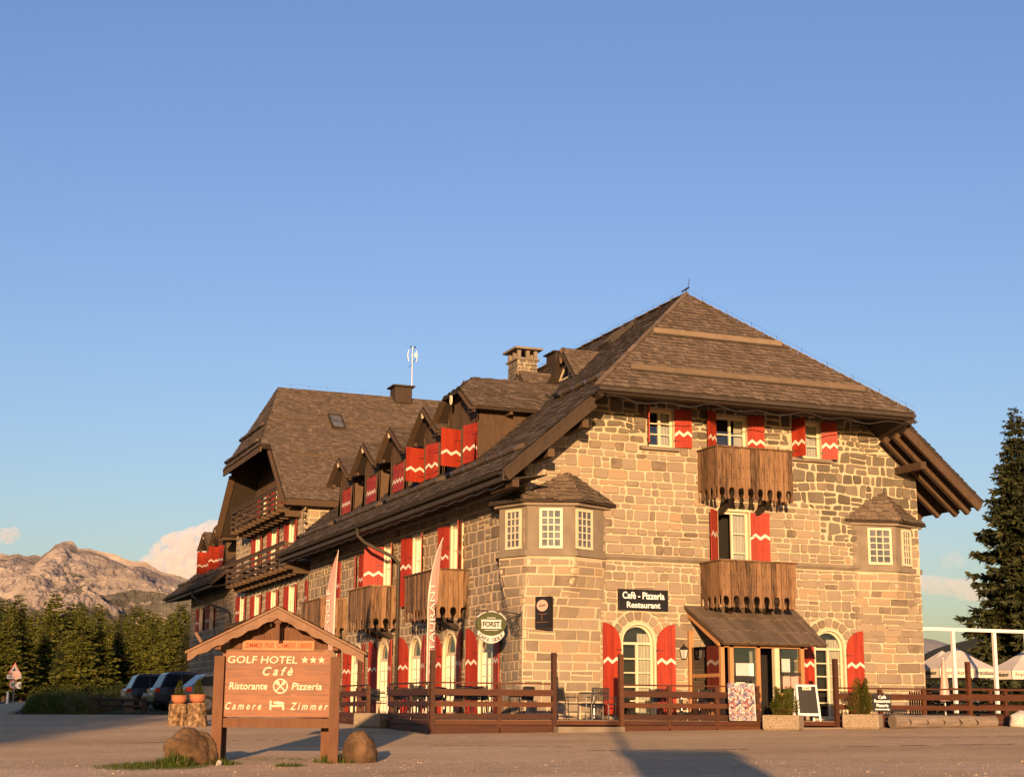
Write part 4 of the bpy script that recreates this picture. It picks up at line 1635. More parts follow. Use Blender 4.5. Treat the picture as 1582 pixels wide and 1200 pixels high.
for s in (-.2, .22):
    mast.tube([(7.45 + s, VC, 18.1), (7.45 + s * 1.3, VC, 18.45), (7.45 + s, VC, 18.72)], .022, 6, 1)
for s in (-.09, .14):
    mast.lathe([(.02, 0), (.05, .03), (.05, .07), (.02, .1)], (7.45 + s, VC, 18.85), 8, 2)
mast.build('antenna_mast', ['metal', 'white', 'black_metal'], hotel)
# lightning rods on hip and ridge
mb = MB()
for a, b, n in (((UM, VA, ZR), (2 * UM - HE[0], HE[2], HE[1]), 9), ((UM, VA, ZR), (UM, 20, ZR), 12), ((UM, VA, ZR), (HE[0], HE[2], HE[1]), 1), ((.29, VC, ZC), (7, VC, ZC), 7)):
    a, b = Vector(a), Vector(b)
    for k in range(1, n + 1):
        p = a + (b - a) * (k - .3) / n
        mb.tube([p + Vector((0, 0, .05)), p + Vector((0, 0, .24))], .005, 4)
    mb.tube([a.lerp(b, k / 12) + Vector((0, 0, .22 - .04 * (k % 2))) for k in range(13)], .003, 4)
mb.tube([(UM, VA, ZR), (UM, VA, ZR + .25)], .02, 5)
mb.tube([(UM + .06, VA, ZR + .2), (UM + .14, VA, ZR + .6)], .01, 4)
mb.tube([(UM - .16, VA, ZR + .1), (UM + .12, VA, ZR + .28)], .03, 5)
mb.build('lightning_rod', 'black_metal', hotel)


# ---------------------------------------------------------------- balconies
def balcony(fn, x0, x1, dep, zr, zb, name='balcony', seed=1):
    """boarded balcony with carved plank feet > planks, rail cap, floor, brackets"""
    r = random.Random(seed)
    root = bpy.data.objects.new(name, None)
    C.objects.link(root)
    root.parent = hotel
    cap = MB()
    cap.prism([(x0 - .05, zr), (x1 + .05, zr), (x1 + .05, zr + .05), (x0 - .05, zr + .05)], fn, dep - .08, dep + .07)
    for x in (x0, x1):
        cap.prism([(x - .06, zr + .001), (x + .06, zr + .001), (x + .06, zr + .049), (x - .06, zr + .049)], fn, 0, dep - .08)
    cap.build('rail_cap', 'wood_grey', root)
    fl = MB()
    fl.prism([(x0 + .05, zb + .34), (x1 - .05, zb + .34), (x1 - .05, zb + .44), (x0 + .05, zb + .44)], fn, 0, dep - .03)
    fl.prism([(x0 + .1, zr - .25), (x1 - .1, zr - .25), (x1 - .1, zr - .17), (x0 + .1, zr - .17)], fn, dep - .08, dep - .02)
    fl.build('floor', 'wood_dark', root)

    def plank(w2, sd=1):
        z = [(-.5, zr), (-.5, zb + .02), (.06, zb), (.20, zb + .07), (.04, zb + .12), (-.10, zb + .20), (-.08, zb + .27), (.06, zb + .33), (.3, zb + .36), (.5, zb + .35), (.5, zr)]
        return [(x * (w2 - .016) * sd, y) for x, y in z]
    wd = .17
    n = round((x1 - x0) / wd)
    w2 = (x1 - x0) / n
    mes = []
    for sd in (1, -1):
        m1 = MB()
        m1.prism(plank(w2, sd), fn, 0, .028)
        for zz in (zb + .62, zb + .95):
            m1.prism([(-.013, zz), (.013, zz), (.013, zz + .03), (-.013, zz + .03)], fn, .0285, .031, 1)
        mes.append(m1.mesh('plank', ['wood_grey', 'dark']))
    o0 = Vector(fn(0, 0, 0))
    for k in range(n):
        link('plank', mes[k % 2], root, Vector(fn(x0 + (k + .5) * w2, r.uniform(-.012, .012), dep - .01 + r.uniform(-.012, .012))) - o0)
    nd = round(dep / wd)
    wq = dep / nd
    mes2 = []
    for sd in (1, -1):
        m2 = MB()
        m2.prism(plank(wq, sd), lambda x, z, h: fn(h, z, x), -.014, .014)
        mes2.append(m2.mesh('plank', ['wood_grey', 'dark']))
    for x in (x0, x1):
        for k in range(nd):
            link('plank', mes2[k % 2], root, Vector(fn(x, r.uniform(-.012, .012), (k + .5) * wq)) - o0)
    for f in (.27, .76):
        x = x0 + (x1 - x0) * f
        b = MB()
        a, c = Vector(fn(x, zb - .28, .02)), Vector(fn(x, zb + .26, dep - .12))
        b.beam(a, c, .13, .16)
        b.build('bracket', 'wood_dark', root)
    return root


balcony(FR, 5.78, 8.45, 1.18, 7.91, 6.33, seed=1)
balcony(FR, 5.80, 8.42, 1.24, 4.43, 3.05, seed=2)
balcony(FL, 4.78, 8.15, 1.06, 4.38, 2.86, seed=3)
balcony(FL, 11.95, 15.0, 1.1, 4.36, 2.86, seed=4)
balcony(FL, 19.1, 22.2, 1.1, 4.35, 2.86, seed=5)


def slat_balcony(v0, v1, z0, z1, dep=1.2):
    """long gallery with horizontal boards and stepped joist ends"""
    root = bpy.data.objects.new('gallery', None)
    C.objects.link(root)
    root.parent = hotel
    nb = 4
    for k in range(nb):
        z = z0 + .12 + (z1 - z0 - .16) * k / (nb - 1)
        m = MB()
        m.bb((-dep, v0, z - .07), (-dep + .035, v1, z + .07))
        for v in (v0, v1):
            m.bb((-dep + .036, v, z - .07), (-.02, v + .035, z + .07))
        m.build('rail_board', 'wood_mid', root)
    m = MB()
    n = int((v1 - v0) / 1.7)
    for k in range(n + 1):
        v = v0 + .08 + (v1 - v0 - .16) * k / n
        m = MB()
        m.bb((-dep + .037, v - .05, z0), (-dep + .12, v + .05, z1 - .08))
        m.build('post', 'wood_mid', root)
    m = MB()
    m.bb((-dep - .03, v0 - .03, z1 + .04), (-dep + .1, v1 + .03, z1 + .09))
    m.build('handrail', 'wood_mid', root)
    m = MB()
    m.bb((-dep + .13, v0 + .05, z0 - .02), (.0, v1 - .05, z0 + .05))
    m.build('floor', 'wood_dark', root)
    m = MB()
    n = int((v1 - v0) / .95)
    for k in range(n + 1):
        v = v0 + .15 + (v1 - v0 - .3) * k / n
        m = MB()
        m.bb((-dep + .02, v - .09, z0 - .18), (0, v + .09, z0 - .021))
        m.bb((-dep * .62, v - .09, z0 - .36), (0, v + .09, z0 - .181))
        m.build('joist', 'wood_mid', root)


slat_balcony(27.2, 37.6, 9.0, 9.92)
slat_balcony(25.3, 38.2, 6.25, 7.22)
slat_balcony(25.3, 38.0, 3.2, 4.10)

# ---------------------------------------------------------------- entrance porch
root = bpy.data.objects.new('porch', None)
C.objects.link(root)
root.parent = hotel
m = MB()
poly = [Vector(p) for p in ((5.28, -2.25, 1.97), (8.80, -2.25, 1.97), (9.1, -.02, 3.12), (5.2, -.02, 3.17))]
poly[2].z = poly[3].z = 3.15
nn = (poly[1] - poly[0]).cross(poly[3] - poly[0]).normalized()
m.slab(poly, -nn * .07)
ro = m.build('porch_roof', 'wood_mid', root)
bd = MB()
rr = random.Random(5)
# long split boards in three tiers
al = Vector((1, 0, 0))
upv = (poly[3] - poly[0])
upv = Vector((0, upv.y, upv.z))
for tier in range(3):
    t0, t1 = tier / 3 - .02, (tier + 1) / 3 + .05
    n = 26
    for k in range(n):
        f0, f1 = k / n, (k + 1) / n
        q = []
        jit = rr.uniform(-.02, .02)
        for f, t in ((f0, t0 + jit), (f1 - .003, t0 + jit), (f1 - .003, min(1, t1)), (f0, min(1, t1))):
            lo = poly[0].lerp(poly[1], f)
            hi = poly[3].lerp(poly[2], f)
            q.append(lo + (hi - lo) * t + nn * (.035 if t < .95 and t == t0 + jit else .012))
        bd.face(q)
        bd.face([q[0], q[1], q[1] - nn * .025, q[0] - nn * .025])
tag(bd.build('shingles', ['shingle', 'shingle_butt_shade'], ro, fix=False), kind='stuff')
m = MB()
for x in (5.42, 5.72, 6.62, 8.12):
    m.bb((x - .06, -1.95, -.23), (x + .06, -1.83, 1.98))
m.bb((5.36, -1.95, 1.85), (8.3, -1.84, 1.97))
m.beam((5.35, -1.9, 1.95), (5.35, -.02, 2.9), .1, .12)
m.bb((5.30, -.14, -.23), (5.46, -.03, 2.4))
m.build('porch_frame', 'porch_wood', root)
m = MB()
m.bb((5.36, -1.8, 1.0), (5.40, -.1, 1.1))
m.bb((5.36, -1.8, -.2), (5.40, -.1, .45))
m.build('side_panel', 'porch_wood', root)
m = MB()
m.bb((5.375, -1.8, .45), (5.385, -.1, 1.9))
m.bb((5.8, -1.9, .3), (6.55, -1.89, 1.84))
m.build('pane', 'glass', root)
m = MB()
m.bb((7.32, -1.93, -.23), (8.06, -1.86, .55))
for k in range(5):
    x = 7.33 + .145 * k
    m.bb((x, -1.945, -.22), (x + .135, -1.93, .54))
m.build('front_panel', 'porch_wood', root)
m = MB()
m.bb((7.16, -1.96, -.23), (7.32, -1.80, 1.85))
m.build('door_jamb', 'cream', root)
m = MB()
m.bb((7.40, -1.92, .62), (7.98, -1.90, 1.84))
m.build('pane', 'glass', root)
m = MB()
m.bb((5.5, -.75, -.23), (8.2, -.7, 1.9))
m.build('dark_room', 'dark', root)
m = MB()
m.bb((6.70, -1.3, -.2), (7.05, -1.26, 1.8))
m.build('door', 'curtain', root)
# papers behind and on the glass
for x, z, w2, h2, mt in ((5.98, 1.22, .24, .36, 'pale_grey'), (6.2, 1.22, .2, .36, 'pale_grey'), (6.38, 1.22, .15, .36, 'white'), (6.0, .72, .3, .26, 'cream_band'), (7.55, 1.36, .28, .38, 'pale_grey'), (7.56, .86, .25, .36, 'pink'), (7.84, .87, .25, .34, 'pink')):
    m = MB()
    m.bb((x - w2 / 2, -1.935, z - h2 / 2), (x + w2 / 2, -1.925, z + h2 / 2))
    m.build('notice', mt, root)
m = MB()
m.bb((5.84, -1.94, .90), (6.5, -1.915, 1.02))
m.bb((7.4, -1.95, 1.07), (8.05, -1.915, 1.15))
m.build('notice_rail', 'slate', root)


# ================================================================== GROUND
def sheet(name, pts2, dz, mt, kind='structure'):
    """ground sheet over a list of grid rows of plan points"""
    mb = MB()
    for r0, r1 in zip(pts2, pts2[1:]):
        for k in range(len(r0) - 1):
            mb.face([(p[0], p[1], ground_z(*p) + dz) for p in (r0[k], r0[k + 1], r1[k + 1], r1[k])])
    bmx = bmesh.new()
    me = mb.mesh(name, mt)
    bmx.from_mesh(me)
    bmesh.ops.remove_doubles(bmx, verts=bmx.verts, dist=.001)
    bmesh.ops.recalc_face_normals(bmx, faces=bmx.faces)
    bmx.to_mesh(me)
    bmx.free()
    if me.polygons[0].normal.z < 0:
        me.flip_normals()
    me.polygons.foreach_set('use_smooth', [True] * len(me.polygons))
    return tag(link(name, me), kind=kind)


ys = [-120, -60, -25, 0, 10, 20, 27, 34, 40, 46, 54, 60, 70, 85, 100, 130, 180, 300, 600, 1500, 4000]
xs = [-4000, -1200, -400, -150, -80, -50, -35, -25, -18, -10, 0, 10, 20, 25, 35, 60, 120, 300, 1200, 4000]
gnd = sheet('ground', [[W(X, Y) for X in xs] for Y in ys], 0, 'ground')
# loose gravel verge near the photographer
sheet('gravel_verge', [[W(X * .5, Y + (0 if Y < 25 else 2.2 * noise.noise((X * .11, 3.3, 0)) + .5 * noise.noise((X * .6, 1.3, 0)))) for X in range(-32, 42)] for Y in (14, 18, 22, 25, 28.5)], .004, 'gravel')
# road curving away on the left, meadow beyond it
sheet('road', [[W(-60 + (Y - 50) * -.1, Y), W(-21.5 + (Y - 57) * -.285, Y)] for Y in (57, 70, 85, 100, 120, 140, 170)], .006, 'road')
edge = lambda Y: -18.2 + (Y - 57) * -.285
sheet('meadow', [[W(edge(Y), Y), W((edge(Y) - 8) / 2, Y), W(-9 - (Y - 57) * .02, Y)] for Y in (57.5, 62, 70, 85, 100, 130, 180, 300)], .008, 'meadow')
sheet('meadow', [[W(X, Y) for X in (-260, -120, -75, -52)] for Y in (146, 180, 300)], .010, 'meadow')
sheet('lawn', [[(x, y) for x in (15.5, 20, 30, 60, 120)] for y in (3.5, 10, 20, 40, 90, 200)], .01, 'meadow')
# pale kerb line along the meadow's edge
mb = MB()
for Y in range(57, 120, 3):
    mb.beam(GP(edge(Y) - .25, Y, .03), GP(edge(Y + 3) - .25, Y + 3, .03), .25, .10)
tag(mb.build('kerb', 'granite'), kind='structure')

# cracks and patch seams in the forecourt
rk = random.Random(12)
for (xa, ya, xb, yb, wd) in ((6.6, 33.5, 11.5, 35.0, .07), (-9.6, 33.6, -5.4, 36.2, .04), (1.6, 31.6, 5.0, 32.4, .045), (-2.0, 34.0, 1.4, 33.2, .03), (9.0, 38.0, 14.0, 39.0, .035), (-3.5, 37.5, 3.0, 39.2, .03)):
    mb = MB()
    n = 60
    pts = []
    for k in range(n + 1):
        f = k / n
        pts.append((xa + (xb - xa) * f, ya + (yb - ya) * f + .30 * noise.noise((f * 4, xa, 0)) + .12 * noise.noise((f * 17, xa, 2))))
    for k in range(n):
        if noise.noise((k * .23, xa, 5)) < -.22:
            continue
        w0, w1 = (max(.012, wd * (1 + 1.4 * noise.noise((q * .4, xb, 7)))) for q in (k, k + 1))
        (x0, y0), (x1, y1) = pts[k], pts[k + 1]
        mb.face([GP(x0, y0 - w0, .005), GP(x1, y1 - w1, .005), GP(x1, y1 + w1, .005), GP(x0, y0 + w0, .005)])
    tag(mb.build('ground_crack', 'road', fix=False), kind='structure')

# grass bank at the road bend
mb = MB()
nx, ny = 26, 18
P = []
for j in range(ny + 1):
    Y = 57.6 + 42 * (j / ny) ** 1.4
    row = []
    for i in range(nx + 1):
        X = edge(Y) + .15 + (-15.6 - .20 * (Y - 57) - edge(Y)) * i / nx
        e = min(1, i / 3, (nx - i) / 9, j / 1.6)
        z = .50 * max(0, e) ** .6 * (1 + .35 * noise.noise((X * .5, Y * .3, 0)))
        row.append(GP(X, Y, .009 + z))
    P.append(row)
for j in range(ny):
    for i in range(nx):
        mb.face([P[j][i], P[j][i + 1], P[j + 1][i + 1], P[j + 1][i]])
tag(mb.build('grass_bank', 'meadow', smooth=True), kind='structure')


def blades(mb, c, h, r, n=3, mi=0, rnd=random):
    """a tuft of bent blades"""
    for _ in range(n):
        a = rnd.uniform(0, 2 * pi)
        d = Vector((cos(a), sin(a), 0))
        s = Vector((-d.y, d.x, 0)) * h * .05
        b = Vector(c) + Vector((rnd.uniform(-r, r), rnd.uniform(-r, r), 0))
        hh = h * rnd.uniform(.6, 1.2)
        t = b + d * hh * rnd.uniform(.15, .6) + Vector((0, 0, hh))
        m = b + d * hh * .12 + Vector((0, 0, hh * .55))
        mb.face([b - s, b + s, m + s * .8, m - s * .8], mi)
        mb.face([m - s * .8, m + s * .8, t], mi)


rg = random.Random(3)
mb = MB()
for j in range(ny):
    for i in range(nx):
        for _ in range(22 if j < 9 else 8):
            a, b = rg.random(), rg.random()
            p = P[j][i].lerp(P[j][i + 1], a).lerp(P[j + 1][i].lerp(P[j + 1][i + 1], a), b)
            dry = rg.random() < (.5 if i > 13 else (.15 if j < 5 else .45))
            blades(mb, p, rg.uniform(.10, .26), .1, 3, 1 if dry else 0, rg)
tag(mb.build('tall_grass', ['grass', 'dry_grass'], fix=False), 'tall meadow grass growing on the bank at the road bend', 'grass', kind='stuff')

# pebbles and weeds on the near gravel
mb = MB()
for _ in range(1500):
    Y = 22.5 + 6 * rg.random() ** 1.4
    X = rg.uniform(-11, 12)
    s = rg.uniform(.007, .018) * (1 if rg.random() < .95 else 1.8)
    p = GP(X, Y, s * .3)
    a = rg.uniform(0, pi)
    q = [Vector((cos(a + k * 2.1), sin(a + k * 2.1), 0)) * s * rg.uniform(.7, 1.2) for k in range(3)]
    t = p + Vector((0, 0, s * .7))
    for k in range(3):
        mb.face([p + q[k], p + q[(k + 1) % 3], t])
tag(mb.build('pebbles', 'gravel', fix=False), 'loose pebbles scattered over the forecourt gravel', 'pebbles', kind='stuff')


def grass_patch(c, rx, ry, n, h, label):
    mb = MB()
    for _ in range(n):
        a, r = rg.uniform(0, 2 * pi), sqrt(rg.random())
        X, Y = c[0] + rx * r * cos(a), c[1] + ry * r * sin(a)
        blades(mb, GP(X, Y, 0), h * (1.15 - .7 * r) * rg.uniform(.5, 1.3), .03, 3, 1 if rg.random() < .12 else 0, rg)
    return tag(mb.build('grass', ['grass', 'dry_grass'], fix=False), label, 'grass', kind='stuff')


grass_patch((-6.05, 26.1), .95, .9, 900, .10, 'grass growing round the left boulder by the wooden sign')
grass_patch((-5.7, 26.3), .35, .35, 220, .24, 'grass growing round the left boulder by the wooden sign')
grass_patch((-4.95, 26.75), .35, .3, 120, .12, 'grass at the foot of the sign post')
grass_patch((-3.75, 26.4), .3, .25, 150, .09, 'small grass tuft on the gravel under the wooden sign')
grass_patch((-3.05, 27.6), .45, .5, 200, .16, 'grass at the foot of the sign post')
grass_patch((-4.2, 28.3), 1.2, .5, 160, .05, 'thin grass in the gravel behind the wooden sign')


# ================================================================== BOULDERS, STUMPS, LOG
def boulder(name, c, d, seed, label, mt='rock', cat='boulder', sub=5, amp=.22):
    bm = bmesh.new()
    bmesh.ops.create_icosphere(bm, subdivisions=sub, radius=1)
    o3 = Vector((seed * 3.1, seed * 1.7, seed))
    for v in bm.verts:
        p = v.co.copy()
        k = 1 + amp * noise.noise(p * 1.1 + o3) + amp * .6 * noise.noise(p * 2.3 + o3) + amp * .34 * (1 - 2 * abs(noise.noise(p * 4 + o3))) + amp * .2 * noise.noise(p * 9 + o3) + amp * .1 * noise.noise(p * 20 + o3)
        p = p * k
        v.co = (p.x * d[0] / 2, p.y * d[1] / 2, max(-.42, p.z) * d[2] / 1.35)
    me = bpy.data.meshes.new(name)
    bm.to_mesh(me)
    bm.free()
    me.materials.append(M[mt])
    me.polygons.foreach_set('use_smooth', [True] * len(me.polygons))
    o = link(name, me, loc=(c.x, c.y, c.z + .40 * d[2] / 1.35))
    return tag(o, label, cat)


boulder('boulder', GP(-5.52, 27.0), (.84, .7, .54), 2, 'big mossy boulder left of the wooden sign with grass at its foot')
boulder('boulder', GP(-2.68, 27.6), (.62, .58, .50), 5, 'rounded brown boulder right of the wooden sign', amp=.17)
boulder('small_rock', GP(-4.98, 26.6), (.10, .09, .09), 8, 'small pale stone at the foot of the left sign post', 'white_rock', 'rock', 3)
boulder('white_rock', Vector((13.45, -5.0, ground_z(13.45, -5.0))), (.62, .5, .42), 4, 'pale limestone rock beside the end of the log', 'white_rock', 'rock', 3, .3)


def stump(c, h, r, seed, label):
    t = thing('tree_stump', label, 'tree stump', c, seed, 'tree stumps carrying flower pots')
    bm = bmesh.new()
    n, m = 60, 24
    vs = []
    for j in range(m + 1):
        z = h * j / m
        ring = []
        for i in range(n):
            a = 2 * pi * i / n
            fl = 1 + .28 * (1 - z / h) ** 3 + .05 * (z / h)
            k = r * fl * (1 + (.12 * noise.noise((cos(a) * 2.0, sin(a) * 2.0, z * 1.5 + seed)) + .10 * noise.noise((cos(a) * 5, sin(a) * 5, z * 2.2 + seed)) + .06 * noise.noise((cos(a) * 12, sin(a) * 12, z * 9 + seed))))
            ring.append(bm.verts.new((k * cos(a), k * sin(a), z - .02)))
        vs.append(ring)
    for j in range(m):
        for i in range(n):
            bm.faces.new((vs[j][i], vs[j][(i + 1) % n], vs[j + 1][(i + 1) % n], vs[j + 1][i]))
    me = bpy.data.meshes.new('bark')
    bm.to_mesh(me)
    bm.free()
    me.materials.append(M['stump'])
    link('bark', me, t)
    top = MB()
    top.lathe([(r * 1.0, h - .04), (r * 1.0, h - .015)], n=30)
    top.build('cut_face', 'porch_wood', t)


def pot_plant(c, label, brown=False):
    t = thing('potted_conifer', label, 'potted plant', c, 0, 'potted conifers on the tree stumps')
    m = MB()
    m.lathe([(.13, 0), (.19, .05), (.225, .13), (.215, .19), (.235, .20), (.235, .235), (.20, .235), (.19, .20), (.05, .20)], n=24)
    m.build('pot', 'terracotta', t, smooth=False)
    f = MB()
    for _ in range(900):
        z = rg.random() ** 1.3
        r = (.15 * (1 - z) ** .8 + .01) * sqrt(rg.random())
        a = rg.uniform(0, 2 * pi)
        p = Vector((r * cos(a), r * sin(a), .2 + .42 * z))
        d = Vector((cos(a) * .6, sin(a) * .6, rg.uniform(.5, 1.4))).normalized()
        s = d.orthogonal().normalized() * .008
        f.face([p - s, p + s, p + d * .06])
    f.build('foliage', 'conifer', t, fix=False)
    st = MB()
    st.tube([(0, 0, .18), (0, 0, .5)], .012, 5)
    st.build('stem', 'bark', t)


c1, c2 = GP(-9.72, 45.2), GP(-9.02, 44.4)
stump(c1, .62, .245, .6, 'barky tree stump, the left of two, carrying a potted conifer')
stump(c2, .66, .235, 2.3, 'barky tree stump, the right of two, next to the wooden sign')
pot_plant(c1 + Vector((0, 0, .61)), 'small conifer in a terracotta pot on the left stump')
pot_plant(c2 + Vector((0, 0, .65)), 'small conifer in a terracotta pot on the right stump')

t = thing('log', 'long silvered log with saw notches lying before the right-hand fence', 'log', (10.85, -4.92, ground_z(10.85, -4.92) + .17), radians(1))
m = MB()
L, r = 3.55, .19
pts = [(-L / 2 + L * k / 12, .01 * sin(k), .006 * sin(k * 1.7)) for k in range(13)]
m.tube(pts, [r * (1.03 - .012 * k + .02 * sin(k * 2.3)) for k in range(13)], 18)
m.build('trunk', 'log_grey', t, smooth=False)
for k in range(5):
    x = -1.25 + .58 * k
    n_ = MB()
    n_.tube([(x - .10, -.155, .07), (x - .02, -.192, -.02), (x - .06, -.178, -.09)], [.02, .026, .014], 6)
    n_.build('notch', 'soil', t)

# ================================================================== WOODEN HOTEL SIGN
SY = 27.25
sg = thing('hotel_sign', 'roofed wooden sign board with cream Golf Hotel lettering standing on the gravel', 'sign', GP(-4.13, SY), -TH + radians(4))
pm = MB()
pm.bb((-.085, -.085, 0), (.085, .085, 1.84))
post_me = pm.mesh('post', 'sign_post')
for x in (-1.0, 1.0):
    link('post', post_me, sg, (x, -.06, -.03))
m = MB()
m.bb((-.07, -.07, 0), (.07, .07, 1.7))
bp = m.mesh('post', 'sign_post')
for x in (-.98, .82):
    link('post', bp, sg, (x, .62, -.03))
m = MB()
m.bb((-.96, -.05, .60), (.96, .03, .76))
m.build('lower_beam', 'sign_post', sg)
m = MB()
hgt = (1.9 - .78) / 6
for k in range(6):
    pl = MB()
    pl.bb((-.93, -.015, .78 + hgt * k), (.93, .02, .78 + hgt * (k + 1) - .0025))
    pl.build('plank', 'sign_wood', sg)
m = MB()
m.bb((.9, -.03, .77), (.955, .03, 1.92))
m.bb((-.955, -.03, .77), (-.93, .03, 1.92))
m.bb((-.93, -.03, 1.901), (.9, .02, 1.93))
m.build('edge_moulding', 'sign_roof', sg)
m = MB()
m.bb((-.62, -.06, 1.915), (.62, -.032, 2.085))
m.build('vacancy_board', 'orange_wood', sg)
text('lettering', 'ZIMMER FREI  CAMERE LIBERE', 'text_red', sg, (.0, -.066, 2.0), width=1.16, height=.085, bold=.004)
text('lettering', 'GOLF HOTEL', 'text_cream', sg, (-.27, -.02, 1.755), width=1.20, height=.125, shear=.12, bold=.006)
text('lettering', 'C a f è', 'text_cream', sg, (.0, -.02, 1.56), width=.52, height=.15, shear=.35, bold=.016)
text('lettering', 'Ristorante', 'text_cream', sg, (-.50, -.02, 1.305), width=.66, height=.125, shear=.15, bold=.015)
text('lettering', 'Pizzeria', 'text_cream', sg, (.51, -.02, 1.305), width=.52, height=.125, shear=.15, bold=.015)
text('lettering', 'C a m e r e', 'text_cream', sg, (-.57, -.02, .965), width=.62, height=.125, shear=.35, bold=.012)
text('lettering', 'Z i m m e r', 'text_cream', sg, (.56, -.02, .965), width=.66, height=.125, shear=.35, bold=.012)
m = MB()
for i in range(3):
    cx, cy = .46 + .145 * i, 1.755
    pts = []
    for k in range(10):
        a = pi / 2 + pi * k / 5
        rr = .068 if k % 2 == 0 else .028
        pts.append((cx + rr * cos(a), cy + rr * sin(a)))
    m.face([(x, -.021, z) for x, z in pts])
m.build('star', 'text_cream', sg)
m = MB()
FS = lambda x, z, h: (x, -.016 - h, z)
cx, cz_ = .055, 1.305
for k in range(32):
    a0, a1 = 2 * pi * k / 32, 2 * pi * (k + 1) / 32
    m.prism([(cx + r_ * cos(a), cz_ + r_ * sin(a)) for r_, a in ((.108, a0), (.128, a0), (.128, a1), (.108, a1))], FS, 0, .006)
for s in (-1, 1):
    d = Vector((s * .07, -.075))
    n_ = Vector((-d.y, d.x)).normalized()
    for wd, h, a, b in ((.012, .007 if s > 0 else .0085, -.1, 1.0),):
        p0, p1 = Vector((cx, cz_)) + d * -1.0 * .95, Vector((cx, cz_)) + d * 1.0
        m.prism([tuple(p0 - n_ * wd), tuple(p1 - n_ * wd), tuple(p1 + n_ * wd), tuple(p0 + n_ * wd)], FS, 0, h)
    pc = Vector((cx, cz_)) - d * .72
    m.prism([(pc.x + .034 * cos(2 * pi * k / 12) * (1 if s > 0 else .8), pc.y + .036 * sin(2 * pi * k / 12)) for k in range(12)], FS, 0, .010 if s > 0 else .0115)
m.build('cutlery_emblem', 'text_cream', sg)
m = MB()
for a, b, c, d in ((-.12, -.09, .90, 1.06), (-.09, .13, .955, .985), (.10, .13, .90, .955), (-.055, -.02, 1.005, 1.045)):
    m.prism([(a, c), (b, c), (b, d), (a, d)], FS, 0, .006)
m.prism([(-.012, .995), (.128, .995), (.128, 1.022), (.10, 1.038), (-.012, 1.05)], FS, 0, .006)
m.build('bed_emblem', 'text_cream', sg)
# gable boards above the panel
m = MB()
for k in range(17):
    x0 = -.86 + 1.72 * k / 17
    x1 = x0 + 1.72 / 17 - .004
    tp = lambda x: 2.52 - abs(x) * .455
    m.prism([(x0, 1.94), (x1, 1.94), (x1, tp(x1)), (x0, tp(x0))], lambda x, z, h: (x, .05 - h, z), 0, .02)
m.build('gable_boards', 'sign_post', sg)
# little roof: verge boards with wavy lower edge, shingled slopes
for s in (-1, 1):
    m = MB()
    n = 18
    e = lambda f: (s * 1.50 * f, 2.60 - .76 * f)
    for k in range(n):
        f0, f1 = k / n, (k + 1) / n
        a, b = e(f0), e(f1)
        w0 = .155 + .02 * sin(f0 * 34) - .03 * f0
        w1 = .155 + .02 * sin(f1 * 34) - .03 * f1
        m.prism([(a[0], a[1] - w0), (b[0], b[1] - w1), b, a], lambda x, z, h: (x, -.50 - h, z), -.0, .045)
    m.build('verge_board', 'sign_roof', sg)
    m = MB()
    p = [Vector((s * 1.54, -.56, 1.83)), Vector((s * 1.54, .95, 1.83)), Vector((0, .95, 2.61)), Vector((0, -.56, 2.61))]
    m.slab(p, (0, 0, .04))
    m.build('roof', 'sign_roof', sg)
    m = MB()
    shingle_field(m, [q + Vector((0, 0, .042)) for q in p], .18, .1, .2, .02)
    tag(m.build('shingles', ['sign_roof', 'sign_post'], sg, fix=False), kind='stuff')
    m = MB()
    m.beam((s * 1.0, -.45, 1.98), (s * 1.0, .85, 1.98), .1, .15)
    m.build('wall_plate', 'sign_post', sg)
m = MB()
m.bb((-.06, -.46, 2.36), (.06, .85, 2.48))
m.bb((-.035, -.44, 2.08), (.035, -.36, 2.36))
m.build('ridge_beam', 'sign_post', sg)
m = MB()
m.beam((-1.28, -.3, 2.0), (-1.42, -.2, 2.2), .03, .05)
m.build('broken_lath', 'sign_roof', sg)

# ================================================================== TERRACE
ZD = -.235
deck = thing('wooden_terrace', 'low wooden deck with stained plank skirting running round the foot of the hotel', 'terrace')
m = MB()
for k in range(28):
    y0 = -4.22 + .152 * k
    m.bb((-4.28, y0, ZD - .04), (15.0, y0 + .147, ZD))
for k in range(28):
    x0 = -4.28 + .152 * k
    m.bb((x0, .04, ZD - .04), (x0 + .147, 10.0, ZD))
tag(m.build('deck_boards', 'deck', deck), kind='stuff')
for a, b in ((-4.3, -2.45), (-2.42, -.97), (1.05, 2.42), (2.48, 3.86), (3.92, 5.2), (8.0, 9.35), (9.4, 10.75), (10.8, 12.2), (12.25, 14.9)):
    for z0, z1 in ((-.36, -.245), (-.62, -.372)):
        m = MB()
        m.bb((a, -4.285, z0), (b, -4.245, z1))
        m.build('skirt_board', 'fence', deck)
for a, b in ((-4.25, -2.7), (-2.65, -1.0), (.9, 3.4), (3.45, 6), (6.1, 8.6)):
    for z0, z1 in ((-.36, -.245), (-.58, -.372)):
        m = MB()
        m.bb((-4.345, a, z0), (-4.305, b, z1))
        m.build('skirt_board', 'fence', deck)
m = MB()
m.bb((-.95, -4.27, -.36), (1.0, -4.24, -.25))
m.bb((5.25, -4.27, -.36), (7.9, -4.24, -.25))
m.build('threshold_board', 'fence', deck)
for x0, x1, lb in ((-.95, .95, 'grey concrete step below the gap in the front fence'), (5.6, 7.9, 'grey concrete step before the entrance porch between two planters')):
    m = MB()
    m.bb((x0, -4.62, -.62), (x1, -4.29, -.40))
    tag(m.build('step', 'concrete'), lb, 'step')


